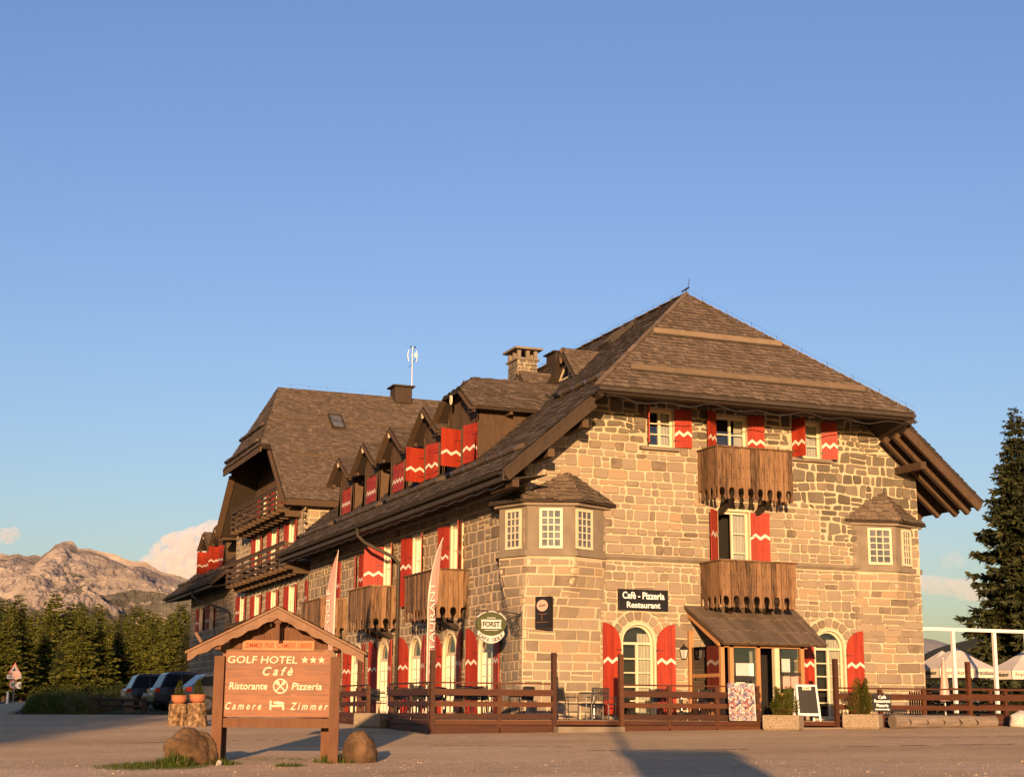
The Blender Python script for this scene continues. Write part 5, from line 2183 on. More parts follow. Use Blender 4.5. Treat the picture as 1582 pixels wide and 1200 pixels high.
def fence(name, fn, x0, x1, posts, talls, label, group, toprail=True, slats=3, loc0=0, dz=0):
    t = thing(name, label, 'fence', (0, 0, 0), 0, group)
    B = lambda m, a, b, c, d, h0, h1: m.prism([(a, c + dz), (b, c + dz), (b, d + dz), (a, d + dz)], fn, h0, h1)
    for z0, z1 in ((.37, .53), (.09, .22), (-.21, -.08))[:slats]:
        m = MB()
        B(m, x0, x1, z0, z1, .03, .06)
        m.build('slat', 'fence', t)
    if toprail:
        m = MB()
        B(m, x0, x1, .665, .705, -.03, .045)
        m.build('top_rail', 'fence', t)
    for p in posts:
        m = MB()
        B(m, p - .055, p + .055, -.45, .66, -.07, .028)
        m.build('post', 'fence', t)
    for p in talls:
        m = MB()
        B(m, p - .06, p + .06, -.62, 1.49, -.055, .065)
        m.build('tall_post', 'fence', t)
    return t


FF = lambda x, z, h: (x, -4.25 - h, z)
FFL = lambda x, z, h: (-4.3 - h, x, z)
GF = 'fences along the terrace edge'
fence('terrace_fence', FF, -4.33, -.95, [-2.45], [-4.27, -.92], 'brown slatted fence on the terrace front, left of the gap', GF)
fence('terrace_fence', FF, 1.0, 5.25, [2.47, 3.92, 5.18], [1.02], 'brown slatted fence on the terrace front between the gap and the entrance porch', GF)
fence('terrace_fence', FF, 7.75, 17.5, [9.2, 10.7, 13.6, 16.0], [7.72, 12.28], 'brown slatted fence right of the entrance, behind the log', GF)
fence('terrace_fence', FFL, -4.2, -.8, [-2.6, -.85], [], 'short slatted fence going back beside the corner post', GF)
fence('terrace_fence', FFL, 1.3, 9.5, [1.35, 4.0, 6.8, 9.4], [2.2], 'dark slatted fence along the side of the house behind the wooden sign', GF)
# second fence at the far right, inside the garden terrace
fence('garden_fence', lambda x, z, h: (x, -1.2 - h, z + .08), 13.9, 24, [15.5, 18, 20.5, 23], [], 'brown slatted garden fence beyond the right corner of the house', GF)

# planters, plants
def planter(c, rz, label, d=(1.02, .42, .40), plant=None, plabel=None):
    m = MB()
    a, b, h = d[0] / 2, d[1] / 2, d[2]
    k = .05
    prof = [(a - .04, 0), (a, .03), (a, h - .03), (a - .02, h), (a - .07, h), (a - .07, h - .06)]
    lo = [(-a, -b), (a, -b), (a, b), (-a, b)]
    ring = lambda e, z: [(x - (e if x > 0 else -e), y - (e if y > 0 else -e), z) for x, y in lo]
    rs = [ring(.04, 0), ring(0, .05), ring(0, h - .03), ring(.015, h), ring(.07, h), ring(.07, h - .05)]
    for r0, r1 in zip(rs, rs[1:]):
        for j in range(4):
            m.face([r0[j], r0[(j + 1) % 4], r1[(j + 1) % 4], r1[j]])
    m.face(rs[-1], 1)
    m.face(rs[0][::-1])
    o = tag(m.build('planter', ['granite', 'soil'], loc=c), label, 'planter', 'stone planters by the terrace')
    o.rotation_euler = (0, 0, rz)
    if plant:
        p = thing('conifer_shrub', plabel, 'shrub', c + Vector((0, 0, h - .05)), rz)
        f = MB()
        n, W2, H2, br = plant
        for _ in range(n):
            k = rg.random() ** 1.1
            prof_ = sin(min(1, k * 1.2 + .25) * pi * .78)
            lob = 1 + .35 * noise.noise((k * 5, br * 9, _ % 7))
            a = rg.uniform(0, 2 * pi)
            r = W2 * prof_ * sqrt(rg.random()) * (1 + .35 * sin(a * 3 + br * 5)) * lob
            q = Vector((r * cos(a) * 1.15, r * sin(a), .04 + H2 * k * (1 + .22 * sin(a * 2 + br * 3))))
            dd = Vector((cos(a) * .8, sin(a) * .8, rg.uniform(.1, 1.3))).normalized()
            s = dd.cross(Vector((rg.uniform(-1, 1), rg.uniform(-1, 1), rg.uniform(-1, 1)))).normalized() * .011
            brown = br > .5 and rg.random() < (.75 if q.x < 0 and k < .75 else .15) or rg.random() < (.35 if k < .3 else .04)
            f.face([q - s, q + s, q + dd * .085], 1 if brown else 0)
        f.build('foliage', ['conifer', 'conifer_brown'], p, fix=False)
        st = MB()
        for k in range(6):
            a = 2 * pi * k / 6
            st.tube([(0, 0, 0), (W2 * .4 * cos(a), W2 * .4 * sin(a), H2 * .35), (W2 * .6 * cos(a), W2 * .6 * sin(a), H2 * .75)], [.02, .013, .006], 5)
        st.build('stem', 'bark', p)


gpt = lambda x, y, dz=0: Vector((x, y, ground_z(x, y) + dz))
planter(gpt(5.55, -4.95), radians(-50), 'stone planter with a green dwarf conifer left of the entrance step', plant=(3400, .30, .62, .2), plabel='bushy green dwarf conifer in the planter left of the entrance')
planter(gpt(8.1, -4.95), radians(-50), 'stone planter with a half-browned conifer right of the entrance step', plant=(3600, .25, .80, .8), plabel='conifer with browned left side in the planter right of the entrance')
planter(gpt(-4.55, .05), radians(-58), 'empty stone planter by the side fence behind the sign', d=(.95, .42, .40))

# ---------------------------------------------------------------- tables and chairs
def make_chair(label):
    t = thing('terrace_chair', label, 'chair', (0, 0, 0), 0, 'metal chairs on the terrace')
    m = MB()
    for x in (-.24, .24):
        m.tube([(x, -.22, 0), (x, -.21, .42), (x, -.20, .60), (x, .16, .60)], .014, 6)
        m.tube([(x, .25, 0), (x, .19, .42), (x, .27, .84)], .014, 6)
    m.tube([(-.24, .27, .84), (.24, .27, .84)], .014, 6)
    m.tube([(-.24, -.2, .42), (.24, -.2, .42)], .012, 6)
    m.build('frame', 'chair', t)
    s = MB()
    for k in range(7):
        s.bb((-.23, -.2 + .058 * k, .425), (.23, -.2 + .058 * k + .045, .44))
    s.build('seat', 'chair', t)
    b = MB()
    for k in range(9):
        x = -.2 + .05 * k
        b.beam((x, .205, .50), (x, .262, .82), .034, .012)
    b.build('backrest', 'chair', t)
    return t


def make_table(label):
    t = thing('terrace_table', label, 'table', (0, 0, 0), 0, 'round tables on the terrace')
    m = MB()
    m.lathe([(.40, .70), (.42, .71), (.42, .735), (.40, .74)], n=28)
    m.build('table_top', 'chair', t)
    m = MB()
    m.tube([(0, 0, .05), (0, 0, .70)], .032, 10)
    for k in range(4):
        a = pi / 4 + pi * k / 2
        m.tube([(0, 0, .12), (.16 * cos(a), .16 * sin(a), .05), (.33 * cos(a), .33 * sin(a), .02)], [.025, .022, .018], 6)
    m.build('pedestal', 'metal', t)
    return t


ch0 = make_chair('grey metal slat chair standing in the gap of the front fence, facing the table')
ch0.location = (.0, -3.0, ZD)
ch0.rotation_euler = (0, 0, radians(100))
tb0 = make_table('round metal table in the gap of the front fence')
tb0.location = (1.0, -2.6, ZD)
copy_tree(ch0, (.75, -3.35, ZD), radians(175), 'grey metal slat chair in front of the table in the gap')
copy_tree(ch0, (1.75, -2.6, ZD), radians(-90), 'grey metal slat chair behind the post right of the gap')
gl = 'grey metal slat chair behind the fence slats'
rc = random.Random(4)
for i, (x, y) in enumerate([(-3.4, -2.7), (-1.9, -2.9), (-3.3, -.2), (-3.2, 3.0), (-3.3, 6.2), (3.6, -2.8), (10.0, -2.3)]):
    copy_tree(tb0, (x, y, ZD), 0, 'round metal table behind the fence slats')
    for k in range(4):
        a = rc.uniform(-.25, .25) + pi / 2 * k + .4
        if i == 6 and k % 2:
            continue
        copy_tree(ch0, (x + .68 * cos(a), y + .68 * sin(a), ZD), a - pi / 2, gl)
# wooden benches stacked behind the fence
t = thing('wooden_bench', 'brown slatted wooden bench turned on end behind the fence at the house corner', 'bench', (11.3, -3.2, ZD), radians(8))
for z in (.72, .42, .12):
    m = MB()
    m.beam((-.45, 0, z), (.45, 0, z), .05, .07)
    m.build('rail', 'fence', t)
m = MB()
m.bb((-.02, -.02, 0), (.02, .012, .86))
sm_ = m.mesh('slat', 'fence')
for k in range(10):
    link('slat', sm_, t, (-.42 + .093 * k, -.05, 0))
m = MB()
for x in (-.42, .42):
    m.bb((x - .04, .03, 0), (x + .04, .5, .06))
m.build('foot', 'fence', t)

# ---------------------------------------------------------------- boards and signs
def sign_box(name, x0, x1, z0, z1, y0, y1, mt, label, cat):
    t = thing(name, label, cat)
    m = MB()
    m.bb((x0, y0, z0), (x1, y1, z1))
    m.build('panel', mt, t)
    return t


t = sign_box('wall_sign', 2.98, 4.61, 2.97, 3.57, -.10, -.03, 'black', 'black wall sign with white lettering on the gable above the arched window', 'sign')
text('lettering', 'Cafè - Pizzeria', 'text_white', t, (3.80, -.105, 3.40), width=1.40, height=.21, bold=.02)
text('lettering', 'Restaurant', 'text_white', t, (3.80, -.105, 3.12), width=1.12, height=.18, bold=.02)
m = MB()
for a, b, c, d in ((2.97, 2.995, 2.96, 3.58), (4.595, 4.62, 2.96, 3.58), (2.995, 4.595, 2.96, 2.975), (2.995, 4.595, 3.565, 3.58)):
    m.bb((a, -.112, c), (b, -.03, d))
m.build('rim', 'black_metal', t)

# illuminated box sign projecting from the corner (unlit)
t = thing('box_sign', 'black projecting box sign with a round pink emblem at the house corner', 'sign', (.42, -.42, 0), radians(-52))
m = MB()
m.bb((-.24, -.10, 2.33), (.24, .10, 3.24))
m.build('case', 'black', t)
m = MB()
m.bb((-.1, .10, 2.45), (.1, .32, 2.6))
m.bb((-.1, .10, 2.95), (.1, .32, 3.05))
m.build('bracket', 'black_metal', t)
m = MB()
m.face([(-.0 + .185 * cos(2 * pi * k / 28), -.105, 2.98 + .165 * sin(2 * pi * k / 28)) for k in range(28)])
m.build('emblem', 'pink', t)
m = MB()
for k, h in enumerate((.07, .05, .06, .045, .07)):
    m.beam((-.09 + .045 * k, -.108, 2.94 + .006 * k), (-.085 + .045 * k, -.108, 2.94 + h + .006 * k), .02, .004, up=Vector((0, 1, 0)))
m.beam((-.1, -.108, 2.965), (.1, -.108, 2.985), .004, .018)
m.build('print_mark', 'text_dark', t)
m = MB()
m.bb((-.16, -.105, 2.735), (.16, -.101, 2.742))
m.bb((-.02, -.105, 2.55), (-.01, -.101, 2.73))
m.bb((-.2, -.105, 2.50), (.2, -.101, 2.508))
m.build('print_line', 'terracotta', t)

# hanging inn sign with scroll bracket
t = thing('hanging_sign', 'green oval inn sign hanging from a scrolled iron bracket at the house corner', 'sign', (-.14, -.08, 0), radians(172))
# local x points out from the corner, front is local +y
m = MB()
m.tube([(0.0, 0, 2.12), (0.0, 0, 2.82)], .022, 6)
m.tube([(0, 0, 2.72), (.2, 0, 2.76), (.7, 0, 2.80), (1.35, 0, 2.82), (1.42, 0, 2.77), (1.40, 0, 2.70), (1.33, 0, 2.68), (1.29, 0, 2.73)], .016, 6)
for j, (cx, cz2, r0, tw) in enumerate(((.20, 2.34, .17, 1), (.22, 2.52, .13, -1), (.40, 2.62, .10, 1), (.14, 2.66, .08, -1))):
    pts = []
    for k in range(26):
        a = tw * 2 * pi * 1.6 * k / 25 + j
        r = r0 * (1 - .7 * k / 25)
        pts.append((cx + r * cos(a), 0, cz2 + r * sin(a)))
    m.tube(pts, .010, 5)
m.tube([(.02, 0, 2.15), (.12, 0, 2.16), (.3, 0, 2.24), (.38, 0, 2.42), (.36, 0, 2.6), (.5, 0, 2.76)], .012, 5)
m.tube([(.02, 0, 2.75), (.25, 0, 2.5), (.33, 0, 2.3)], .010, 5)
m.build('bracket', 'black_metal', t)
m = MB()
el = lambda rx, rz, n=36: [(.92 + rx * cos(2 * pi * k / n), 2.44 + rz * sin(2 * pi * k / n)) for k in range(n)]
FO = lambda x, z, h: (x, h, z)
m.prism(el(.44, .33), FO, -.07, .07)
m.build('oval_board', 'sign_green', t)
m = MB()
pts = el(.45, .34)
for k in range(3, 16):
    if k in (7, 11):
        continue
    q = [pts[k], pts[k + 1], (.92 + (pts[k + 1][0] - .92) * 1.07, 2.44 + (pts[k + 1][1] - 2.44) * 1.09), (.92 + (pts[k][0] - .92) * 1.07, 2.44 + (pts[k][1] - 2.44) * 1.09)]
    m.prism(q, FO, -.05, .05)
m.build('rim_segment', 'pale_grey', t)
m = MB()
m.prism([(.62, 2.30), (1.22, 2.30), (1.20, 2.40), (1.22, 2.56), (.62, 2.56), (.64, 2.40)], FO, .071, .078)
m.build('name_plate', 'pale_grey', t)
back = (pi / 2, 0, pi)
text('lettering', 'FORST', 'text_dark', t, (.92, .082, 2.43), width=.50, height=.15, rot=back, bold=.03)
m = MB()
m.prism([(.79, 2.60), (1.05, 2.60), (1.05, 2.62), (.79, 2.62)], FO, .071, .074)
m.prism([(.72, 2.25), (1.12, 2.25), (1.12, 2.265), (.72, 2.265)], FO, .071, .074)
m.build('print_line', 'pale_grey', t)
m = MB()
for k in range(10):
    a0, a1 = pi * (1.16 + .68 * k / 10), pi * (1.16 + .68 * (k + 1) / 10)
    m.prism([(.92 + rx * cos(a), 2.40 + rz * sin(a)) for rx, rz, a in ((.42, .30, a0), (.46, .52, a0), (.46, .52, a1), (.42, .30, a1))], FO, -.05, .05)
m.build('ribbon_board', 'pale_grey', t)
for i, c in enumerate('CAFÉ GOLF'):
    if c == ' ':
        continue
    ph = .80 - 1.6 * i / 8
    x, z = .92 + .44 * sin(ph), 2.40 - .42 * cos(ph)
    mx = Matrix.Translation((x, .056, z)) @ Matrix.Rotation(pi, 4, 'Z') @ Matrix.Rotation(pi / 2, 4, 'X') @ Matrix.Rotation(-ph * .8, 4, 'Z')
    text('lettering', c, 'text_dark', t, None, height=.10, bold=.02, mx=mx)

# wall lantern
t = thing('wall_lantern', 'small black wall lantern between arched window and porch', 'lantern', (5.12, -.14, 1.72))
m = MB()
m.lathe([(.075, -.16), (.08, -.15), (.14, .10), (.15, .11), (.12, .15), (.03, .21), (.02, .25)], n=6)
m.build('glass_body', 'pale_grey', t)
m = MB()
for k in range(6):
    a = 2 * pi * k / 6
    m.beam((.08 * cos(a), .08 * sin(a), -.155), (.143 * cos(a), .143 * sin(a), .10), .014, .014)
m.lathe([(.155, .10), (.16, .115), (.125, .16), (.035, .22), (.025, .26)], n=6)
m.lathe([(.085, -.17), (.09, -.155)], n=6)
m.tube([(0, .14, .0), (0, .05, .26), (0, 0, .27)], .014, 5)
m.build('cage', 'black_metal', t)

# poster boards leaning on the fence
for x, lb in ((4.38, 'left of two tall colourful printed boards leaning on the fence, its top dark'), (4.80, 'right of two tall colourful printed boards leaning on the fence, paler')):
    t = thing('poster_board', lb, 'poster', (x, -4.38, -.23))
    m = MB()
    m.beam((0, -.05, 0.0), (0, .02, 1.0), .40, .02, up=Vector((0, -1, 0)))
    m.build('panel', 'poster', t)
    m = MB()
    for s in (-.205, .205):
        m.beam((s, -.05, 0), (s, .02, 1.0), .014, .03, up=Vector((0, -1, 0)))
    m.build('edge', 'black_metal' if x < 4.6 else 'white', t)

# A-board
t = thing('chalkboard_stand', 'white framed A-board with blank chalkboard standing in the entrance', 'sandwich board', (7.15, -3.6, ZD), radians(-12))
for s, nm in ((-1, 'front_frame'), (1, 'back_frame')):
    m = MB()
    y0, y1 = s * .26, s * .03
    for x in (-.31, .31):
        m.beam((x, y0, 0), (x * .93, y1, 1.0), .055, .03, up=Vector((0, 1, 0)))
    m.beam((-.30, y0 * .8, .18), (.30, y0 * .8, .18), .03, .07)
    m.beam((-.30, y1, .985), (.30, y1, .985), .03, .05)
    m.build(nm, 'white', t)
m = MB()
m.slab([(-.275, -.215, .22), (.275, -.215, .22), (.265, -.045, .96), (-.265, -.045, .96)], (0, .012, 0))
m.build('slate_panel', 'slate', t)
m = MB()
m.slab([(-.13, -.078, .86), (.13, -.078, .86), (.13, -.060, .95), (-.13, -.060, .95)], (0, -.006, 0))
m.build('header_plate', 'cream_band', t)
text('lettering', 'FORST', 'text_dark', t, (0, -.079, .905), width=.2, height=.05, rot=(pi / 2 - .22, 0, 0))

# direction sign on the fence
t = sign_box('direction_sign', 8.87, 9.49, .04, .53, -4.36, -4.325, 'slate', 'dark sign with white Cafè Restaurant Pizzeria lettering and an arrow on the fence', 'sign')
for s, z, w2 in (('Cafè', .445, .26), ('Restaurant', .335, .54), ('Pizzeria', .215, .40)):
    text('lettering', s, 'text_white', t, (9.18, -4.364, z), width=w2, height=.09, bold=.03)
m = MB()
m.prism([(8.93, .088), (9.36, .088), (9.36, .07), (9.44, .103), (9.36, .136), (9.36, .118), (8.93, .118)], lambda x, z, h: (x, -4.36 - h, z), 0, .004)
m.build('arrow', 'text_white', t)


# feather flags
def feather(x, y, h, label, words, curl):
    t = thing('feather_flag', label, 'flag', (x, y, ground_z(x, y)), radians(-22), 'feather flags along the terrace')
    b = -ground_z(x, y)
    m = MB()
    n = 24
    pole = []
    for k in range(n + 1):
        f = k / n
        z = h * f
        pole.append(Vector((curl * max(0, f - .62) ** 2 * 3.4, 0, z - (.10 if f > .9 else 0) * (f - .9) * 10)))
    m.tube([p for p in pole], [.016 * (1 - .6 * k / n) + .004 for k in range(n + 1)], 6)
    m.build('pole', 'cream_band', t)
    m = MB()
    i0 = int(n * .26)
    W0 = .34
    rows = []
    for k in range(i0, n + 1):
        f = (k - i0) / (n - i0)
        wd = W0 * (1 - f ** 3.2) * (.88 + .12 * f) + .01
        if curl > .5 and f > .45:
            wd *= .9
        row = []
        for j in range(7):
            s = j / 6
            fold = .05 * sin(s * 5 + f * 9) * s
            dx = -s * wd if curl <= .5 else s * wd * (1.0 if f > .55 else .62)
            row.append(pole[k] + Vector((dx, fold + (.10 * s if curl > .5 and f < .55 else 0), -.03 * s)))
        rows.append(row)
    for a, c in zip(rows, rows[1:]):
        for j in range(6):
            m.face([a[j], a[j + 1], c[j + 1], c[j]])
    m.build('cloth', 'flag', t, smooth=True, fix=False)
    m = MB()
    for a, c in zip(rows, rows[1:]):
        o = Vector((0, -.012, 0))
        if curl <= .5:
            m.face([a[0] + o, a[0].lerp(a[1], .6) + o, c[0].lerp(c[1], .6) + o, c[0] + o])
        else:
            m.face([a[0] + o, a[0].lerp(a[1], .7) + o, c[0].lerp(c[1], .7) + o, c[0] + o])
    m.build('sleeve', 'pink', t, fix=False)
    s = -1 if curl <= .5 else 1
    text('lettering', words, 'pink', t, (s * (.20 if curl <= .5 else .12), -.075, h * .52), width=h * .46, height=.125, rot=(pi / 2, -pi / 2, 0))
    return t


feather(-4.2, -3.6, 5.10, 'salmon red feather flag blown sideways, on its pole at the terrace corner', 'RESTAURANT', .75)
feather(-4.42, 4.75, 5.35, 'salmon red feather flag hanging straight with Hotel lettering, just behind the wooden sign', 'HOTEL GOLF', .12)

# ================================================================== GARDEN ON THE RIGHT
t = thing('pergola', 'white steel pergola frame of posts and beam right of the house', 'pergola')
m = MB()
m.beam((14.5, 1.2, 2.76), (26, 1.2, 2.76), .10, .11)
m.build('beam', 'white', t)
m = MB()
m.bb((-.055, -.055, -.4), (.055, .055, 2.70))
pm_ = m.mesh('post', 'white')
for x in (16.0, 17.70, 19.05, 20.8):
    link('post', pm_, t, (x, 1.2, 0))


def parasol(c, r, label):
    t = thing('parasol', label, 'parasol', c, radians(8), 'open cream parasols in the garden')
    m = MB()
    n = 8
    ring = [Vector((r * cos(2 * pi * k / n + pi / 8), r * sin(2 * pi * k / n + pi / 8), 1.92)) for k in range(n)]
    ap = Vector((0, 0, 2.72))
    for k in range(n):
        a, b = ring[k], ring[(k + 1) % n]
        mid = (a + b) / 2 + Vector((0, 0, -.02))
        q = (a + ap) / 2 + Vector((0, 0, -.03))
        q2 = (b + ap) / 2 + Vector((0, 0, -.03))
        m.face([a, b, q2, q])
        m.face([q, q2, ap])
    m.build('canopy', 'canvas', t, fix=False)
    v = MB()
    for k in range(n):
        a, b = ring[k], ring[(k + 1) % n]
        d = (b - a) * .012
        v.face([a + d + Vector((0, 0, -.32)), b - d + Vector((0, 0, -.32)), b - d, a + d])
    v.build('valance', 'canvas', t, fix=False)
    p = MB()
    p.tube([(0, 0, 0), (0, 0, 2.75)], .03, 8)
    for k in range(n):
        p.tube([ap - Vector((0, 0, .15)), ring[k]], .012, 4)
    p.build('pole', 'metal', t)
    for k in range(n):
        a, b = ring[k], ring[(k + 1) % n]
        mid = (a + b) / 2
        nrm = Vector((mid.x, mid.y, 0)).normalized()
        if nrm.y > .2:
            continue
        rz = atan2(nrm.x, -nrm.y)
        text('lettering', 'Franziskaner', 'text_dark', t, mid + nrm * .012 + Vector((0, 0, -.14)), width=.95, height=.15, rot=(pi / 2, 0, rz))
    return t


parasol(Vector((19.0, 5.0, -.35)), 1.55, 'open cream parasol next to the house corner behind the white pergola')
parasol(Vector((22.7, 5.6, -.35)), 1.6, 'open cream parasol under the spruce at the right edge')
parasol(Vector((21.3, 8.8, -.3)), 1.5, 'open cream parasol half hidden between the two nearer ones')
t = thing('closed_parasol', 'closed striped parasol standing behind the garden fence at the house corner', 'parasol', (16.1, 1.9, -.35))
m = MB()
m.lathe([(.02, .9), (.18, .75), (.20, .8), (.12, 1.5), (.05, 2.1), (.02, 2.15)], n=10)
m.build('canopy', 'pink', t)
m = MB()
m.tube([(0, 0, 0), (0, 0, 2.2)], .02, 6)
m.build('pole', 'white', t)


def leaf_mass(mb, c, d, n, size, mi=0, r=rg):
    for _ in range(n):
        p = Vector((c[0] + d[0] * r.uniform(-.5, .5), c[1] + d[1] * r.uniform(-.5, .5), c[2] + d[2] * (r.random())))
        a = Vector((r.uniform(-1, 1), r.uniform(-1, 1), r.uniform(-.4, 1))).normalized()
        b = a.orthogonal().normalized()
        s = size * r.uniform(.6, 1.3)
        mb.face([p - b * s * .5, p + a * s * .4 - b * s * .1, p + a * s, p + b * s * .5], mi)


m = MB()
for k in range(22):
    leaf_mass(m, (17 + k * 1.3, 15 + .6 * sin(k), -.3), (1.8, 1.6, 1.75 + .35 * sin(k * 2.3)), 420, .22)
tag(m.build('hedge', 'spruce', fix=False), 'dark clipped hedge behind the parasols', 'hedge')

# ================================================================== CARS
def car(c, rz, paint, label, length=4.6, wid=1.86, hgt=1.66, wagon=1.0):
    """estate or SUV, nose towards local +x"""
    t = thing('parked_car', label, 'car', c, rz, 'dark cars parked beside the hotel')
    L, Wd, H = length / 2, wid / 2, hgt
    # body below the windows: cross-sections along x
    sec = [(-L, .42, .92, .82), (-L + .12, .30, 1.02, .95), (-L + .55, .24, 1.05, 1.0), (-.6, .22, 1.03, 1.0), (.6, .22, 1.0, 1.0), (L - 1.0, .24, .97, .99), (L - .35, .28, .86, .93), (L, .40, .66, .72)]
    m = MB()
    rings = []
    for x, zb, zt, k in sec:
        y = Wd * k
        rings.append([(x, -y * .92, zb), (x, -y, zb + .16), (x, -y, zb + (zt - zb) * .62), (x, -y * .93, zt), (x, y * .93, zt), (x, y, zb + (zt - zb) * .62), (x, y, zb + .16), (x, y * .92, zb)])
    for a, b in zip(rings, rings[1:]):
        for j in range(8):
            m.face([a[j], a[(j + 1) % 8], b[(j + 1) % 8], b[j]])
    m.face(rings[0])
    m.face(rings[-1][::-1])
    m.build('body', paint, t, smooth=False)
    # cabin
    m = MB()
    lo = [(-L + .22, 1.0), (L - 1.15, .98)]
    hi = [(-L + .55 + (1 - wagon) * .5, H), (L - 2.05, H)]
    y0, y1 = Wd * .92, Wd * .72
    A = [(lo[0][0], -y0, lo[0][1]), (lo[1][0], -y0, lo[1][1]), (lo[1][0], y0, lo[1][1]), (lo[0][0], y0, lo[0][1])]
    B = [(hi[0][0], -y1, H - .05), (hi[1][0], -y1, H - .04), (hi[1][0], y1, H - .04), (hi[0][0], y1, H - .05)]
    T_ = [(hi[0][0] + .15, -y1 * .85, H), (hi[1][0] - .2, -y1 * .85, H), (hi[1][0] - .2, y1 * .85, H), (hi[0][0] + .15, y1 * .85, H)]
    for P0, P1 in ((A, B), (B, T_)):
        for j in range(4):
            m.face([P0[j], P0[(j + 1) % 4], P1[(j + 1) % 4], P1[j]])
    m.face(T_)
    m.build('cabin', paint, t)
    g = MB()

    def pane(q0, q1, q2, q3, ins=.09, off=.012):
        q = [Vector(p) for p in (q0, q1, q2, q3)]
        ctr = sum(q, Vector()) / 4
        n = (q[1] - q[0]).cross(q[3] - q[0]).normalized()
        if n.dot(ctr - Vector((0, 0, .9))) < 0:
            n = -n
        g.face([p + (ctr - p).normalized() * ins + n * off for p in q])
    for s in (0, 1):
        a, b, c_, d = (A[0], A[1], B[1], B[0]) if s == 0 else (A[3], A[2], B[2], B[3])
        a, b, c_, d = map(Vector, (a, b, c_, d))
        f = [0, .30, .62, 1]
        for f0, f1 in zip(f, f[1:]):
            pane(a.lerp(b, f0), a.lerp(b, f1), d.lerp(c_, f1), d.lerp(c_, f0), .07)
    pane(A[0], A[3], B[3], B[0], .10)
    pane(A[1], A[2], B[2], B[1], .10)
    g.build('window', 'car_glass', t, fix=False)
    for s in (-1, 1):
        m = MB()
        m.bb((-L + .02, s * Wd * .62, .82), (-L + .22, s * Wd * .985, 1.0))
        m.build('tail_light', 'tail', t)
        m = MB()
        m.bb((L - .3, s * Wd * .6, .68), (L - .1, s * Wd * .93, .80))
        m.build('headlight', 'pale_grey', t)
        for x in (-L + .85, L - .9):
            w_ = MB()
            w_.tube([(x, s * (Wd - .23), .34), (x, s * (Wd + .015), .34)], .34, 20)
            wo = w_.build('wheel', 'tyre', t)
            r_ = MB()
            r_.tube([(x, s * (Wd + .016), .34), (x, s * (Wd + .025), .34)], .21, 14)
            r_.build('rim', 'metal', wo)
        m = MB()
        m.bb((L - 1.7, s * (Wd * .95), 1.0), (L - 1.55, s * (Wd + .16), 1.13))
        m.build('mirror', paint, t)
        m = MB()
        m.tube([(-L + .8, s * y1 * .92, H + .03), (L - 2.3, s * y1 * .92, H + .03)], .02, 5)
        m.build('roof_rail', 'metal', t)
    m = MB()
    m.bb((-L - .015, -.27, .70), (-L + .03, .27, .80))
    m.build('number_plate', 'white', t)
    m = MB()
    m.bb((-L - .03, -Wd * .86, .42), (-L + .2, Wd * .86, .58))
    m.build('bumper', 'black', t)
    return t


def car_at(px_x, Y, rz, *a, **k):
    p = GP(px_x, Y)
    return car(p, rz, *a, **k)


car_at(-18.0, 81, radians(2), 'car_black', 'black SUV parked farthest left with a light-coloured rear window edge', hgt=1.72)
car_at(-14.4, 72, radians(3), 'car_blue', 'dark blue SUV with red tail light parked in the middle', length=4.75, hgt=1.70)
car_at(-11.2, 63, radians(4), 'car_grey', 'dark grey car parked behind the two tree stumps', hgt=1.52, wagon=.6)
car_at(-16.2, 76.5, radians(183), 'car_black', 'small dark car facing out between the two dark SUVs', length=3.9, hgt=1.42, wid=1.7, wagon=.5)
boulder('bollard_stone', GP(-15.6, 63), (.42, .42, .8), 6, 'upright grey stone at the end of the low rail fence', 'concrete', 'stone', 3, .12)

# low rail fence beside the meadow
t = thing('rail_fence', 'low dark two-rail fence between meadow and parked cars', 'fence', GP(-16.7, 62.5), -TH)
for z in (.28, .52):
    m = MB()
    m.beam((-2.0, 0, z), (1.9, 0, z), .05, .10)
    m.build('rail', 'wood_dark', t)
m = MB()
m.bb((-.06, -.06, -.1), (.06, .06, .62))
pr = m.mesh('post', 'wood_dark')
for x in (-1.9, 0, 1.8):
    link('post', pr, t, (x, .04, 0))

# ---------------------------------------------------------------- road signs
def pole_sign(c, h, label):
    t = thing('road_sign', label, 'road sign', c, -TH + radians(6))
    m = MB()
    m.tube([(0, .03, -.1), (0, .03, h)], .035, 8)
    m.build('pole', 'metal', t)
    return t


bs = GP(-41.4, 128)
t = pole_sign(bs, 3.0, 'road sign post with warning triangle, distance plate and speed limit disc')
m = MB()
FT = lambda x, z, h: (x, -h, z)
tri = lambda k: [(-.52 * k, 2.35 + .30 * (1 - k)), (.52 * k, 2.35 + .30 * (1 - k)), (0, 3.25 - .60 * (1 - k))]
m.prism(tri(1), FT, 0, .02)
m.build('triangle_rim', 'sign_red', t)
m = MB()
m.prism(tri(.72), FT, .021, .026)
m.build('triangle_face', 'pale_grey', t)
m = MB()
m.prism([(-.16, 2.56), (.2, 2.56), (.02, 2.72), (-.02, 2.86)], FT, .027, .032)
m.build('pictogram', 'text_dark', t)
m = MB()
m.bb((-.58, -.02, 1.92), (.58, 0, 2.28))
m.build('plate', 'pale_grey', t)
m = MB()
m.bb((-.42, -.026, 2.06), (.1, -.021, 2.14))
m.bb((.26, -.026, 2.05), (.42, -.021, 2.15))
m.build('print_line', 'text_dark', t)
m = MB()
m.prism([(.38 * cos(2 * pi * k / 24), 1.48 + .38 * sin(2 * pi * k / 24)) for k in range(24)], FT, 0, .02)
m.build('disc_rim', 'sign_red', t)
m = MB()
m.prism([(.29 * cos(2 * pi * k / 24), 1.48 + .29 * sin(2 * pi * k / 24)) for k in range(24)], FT, .021, .026)
m.build('disc_face', 'pale_grey', t)
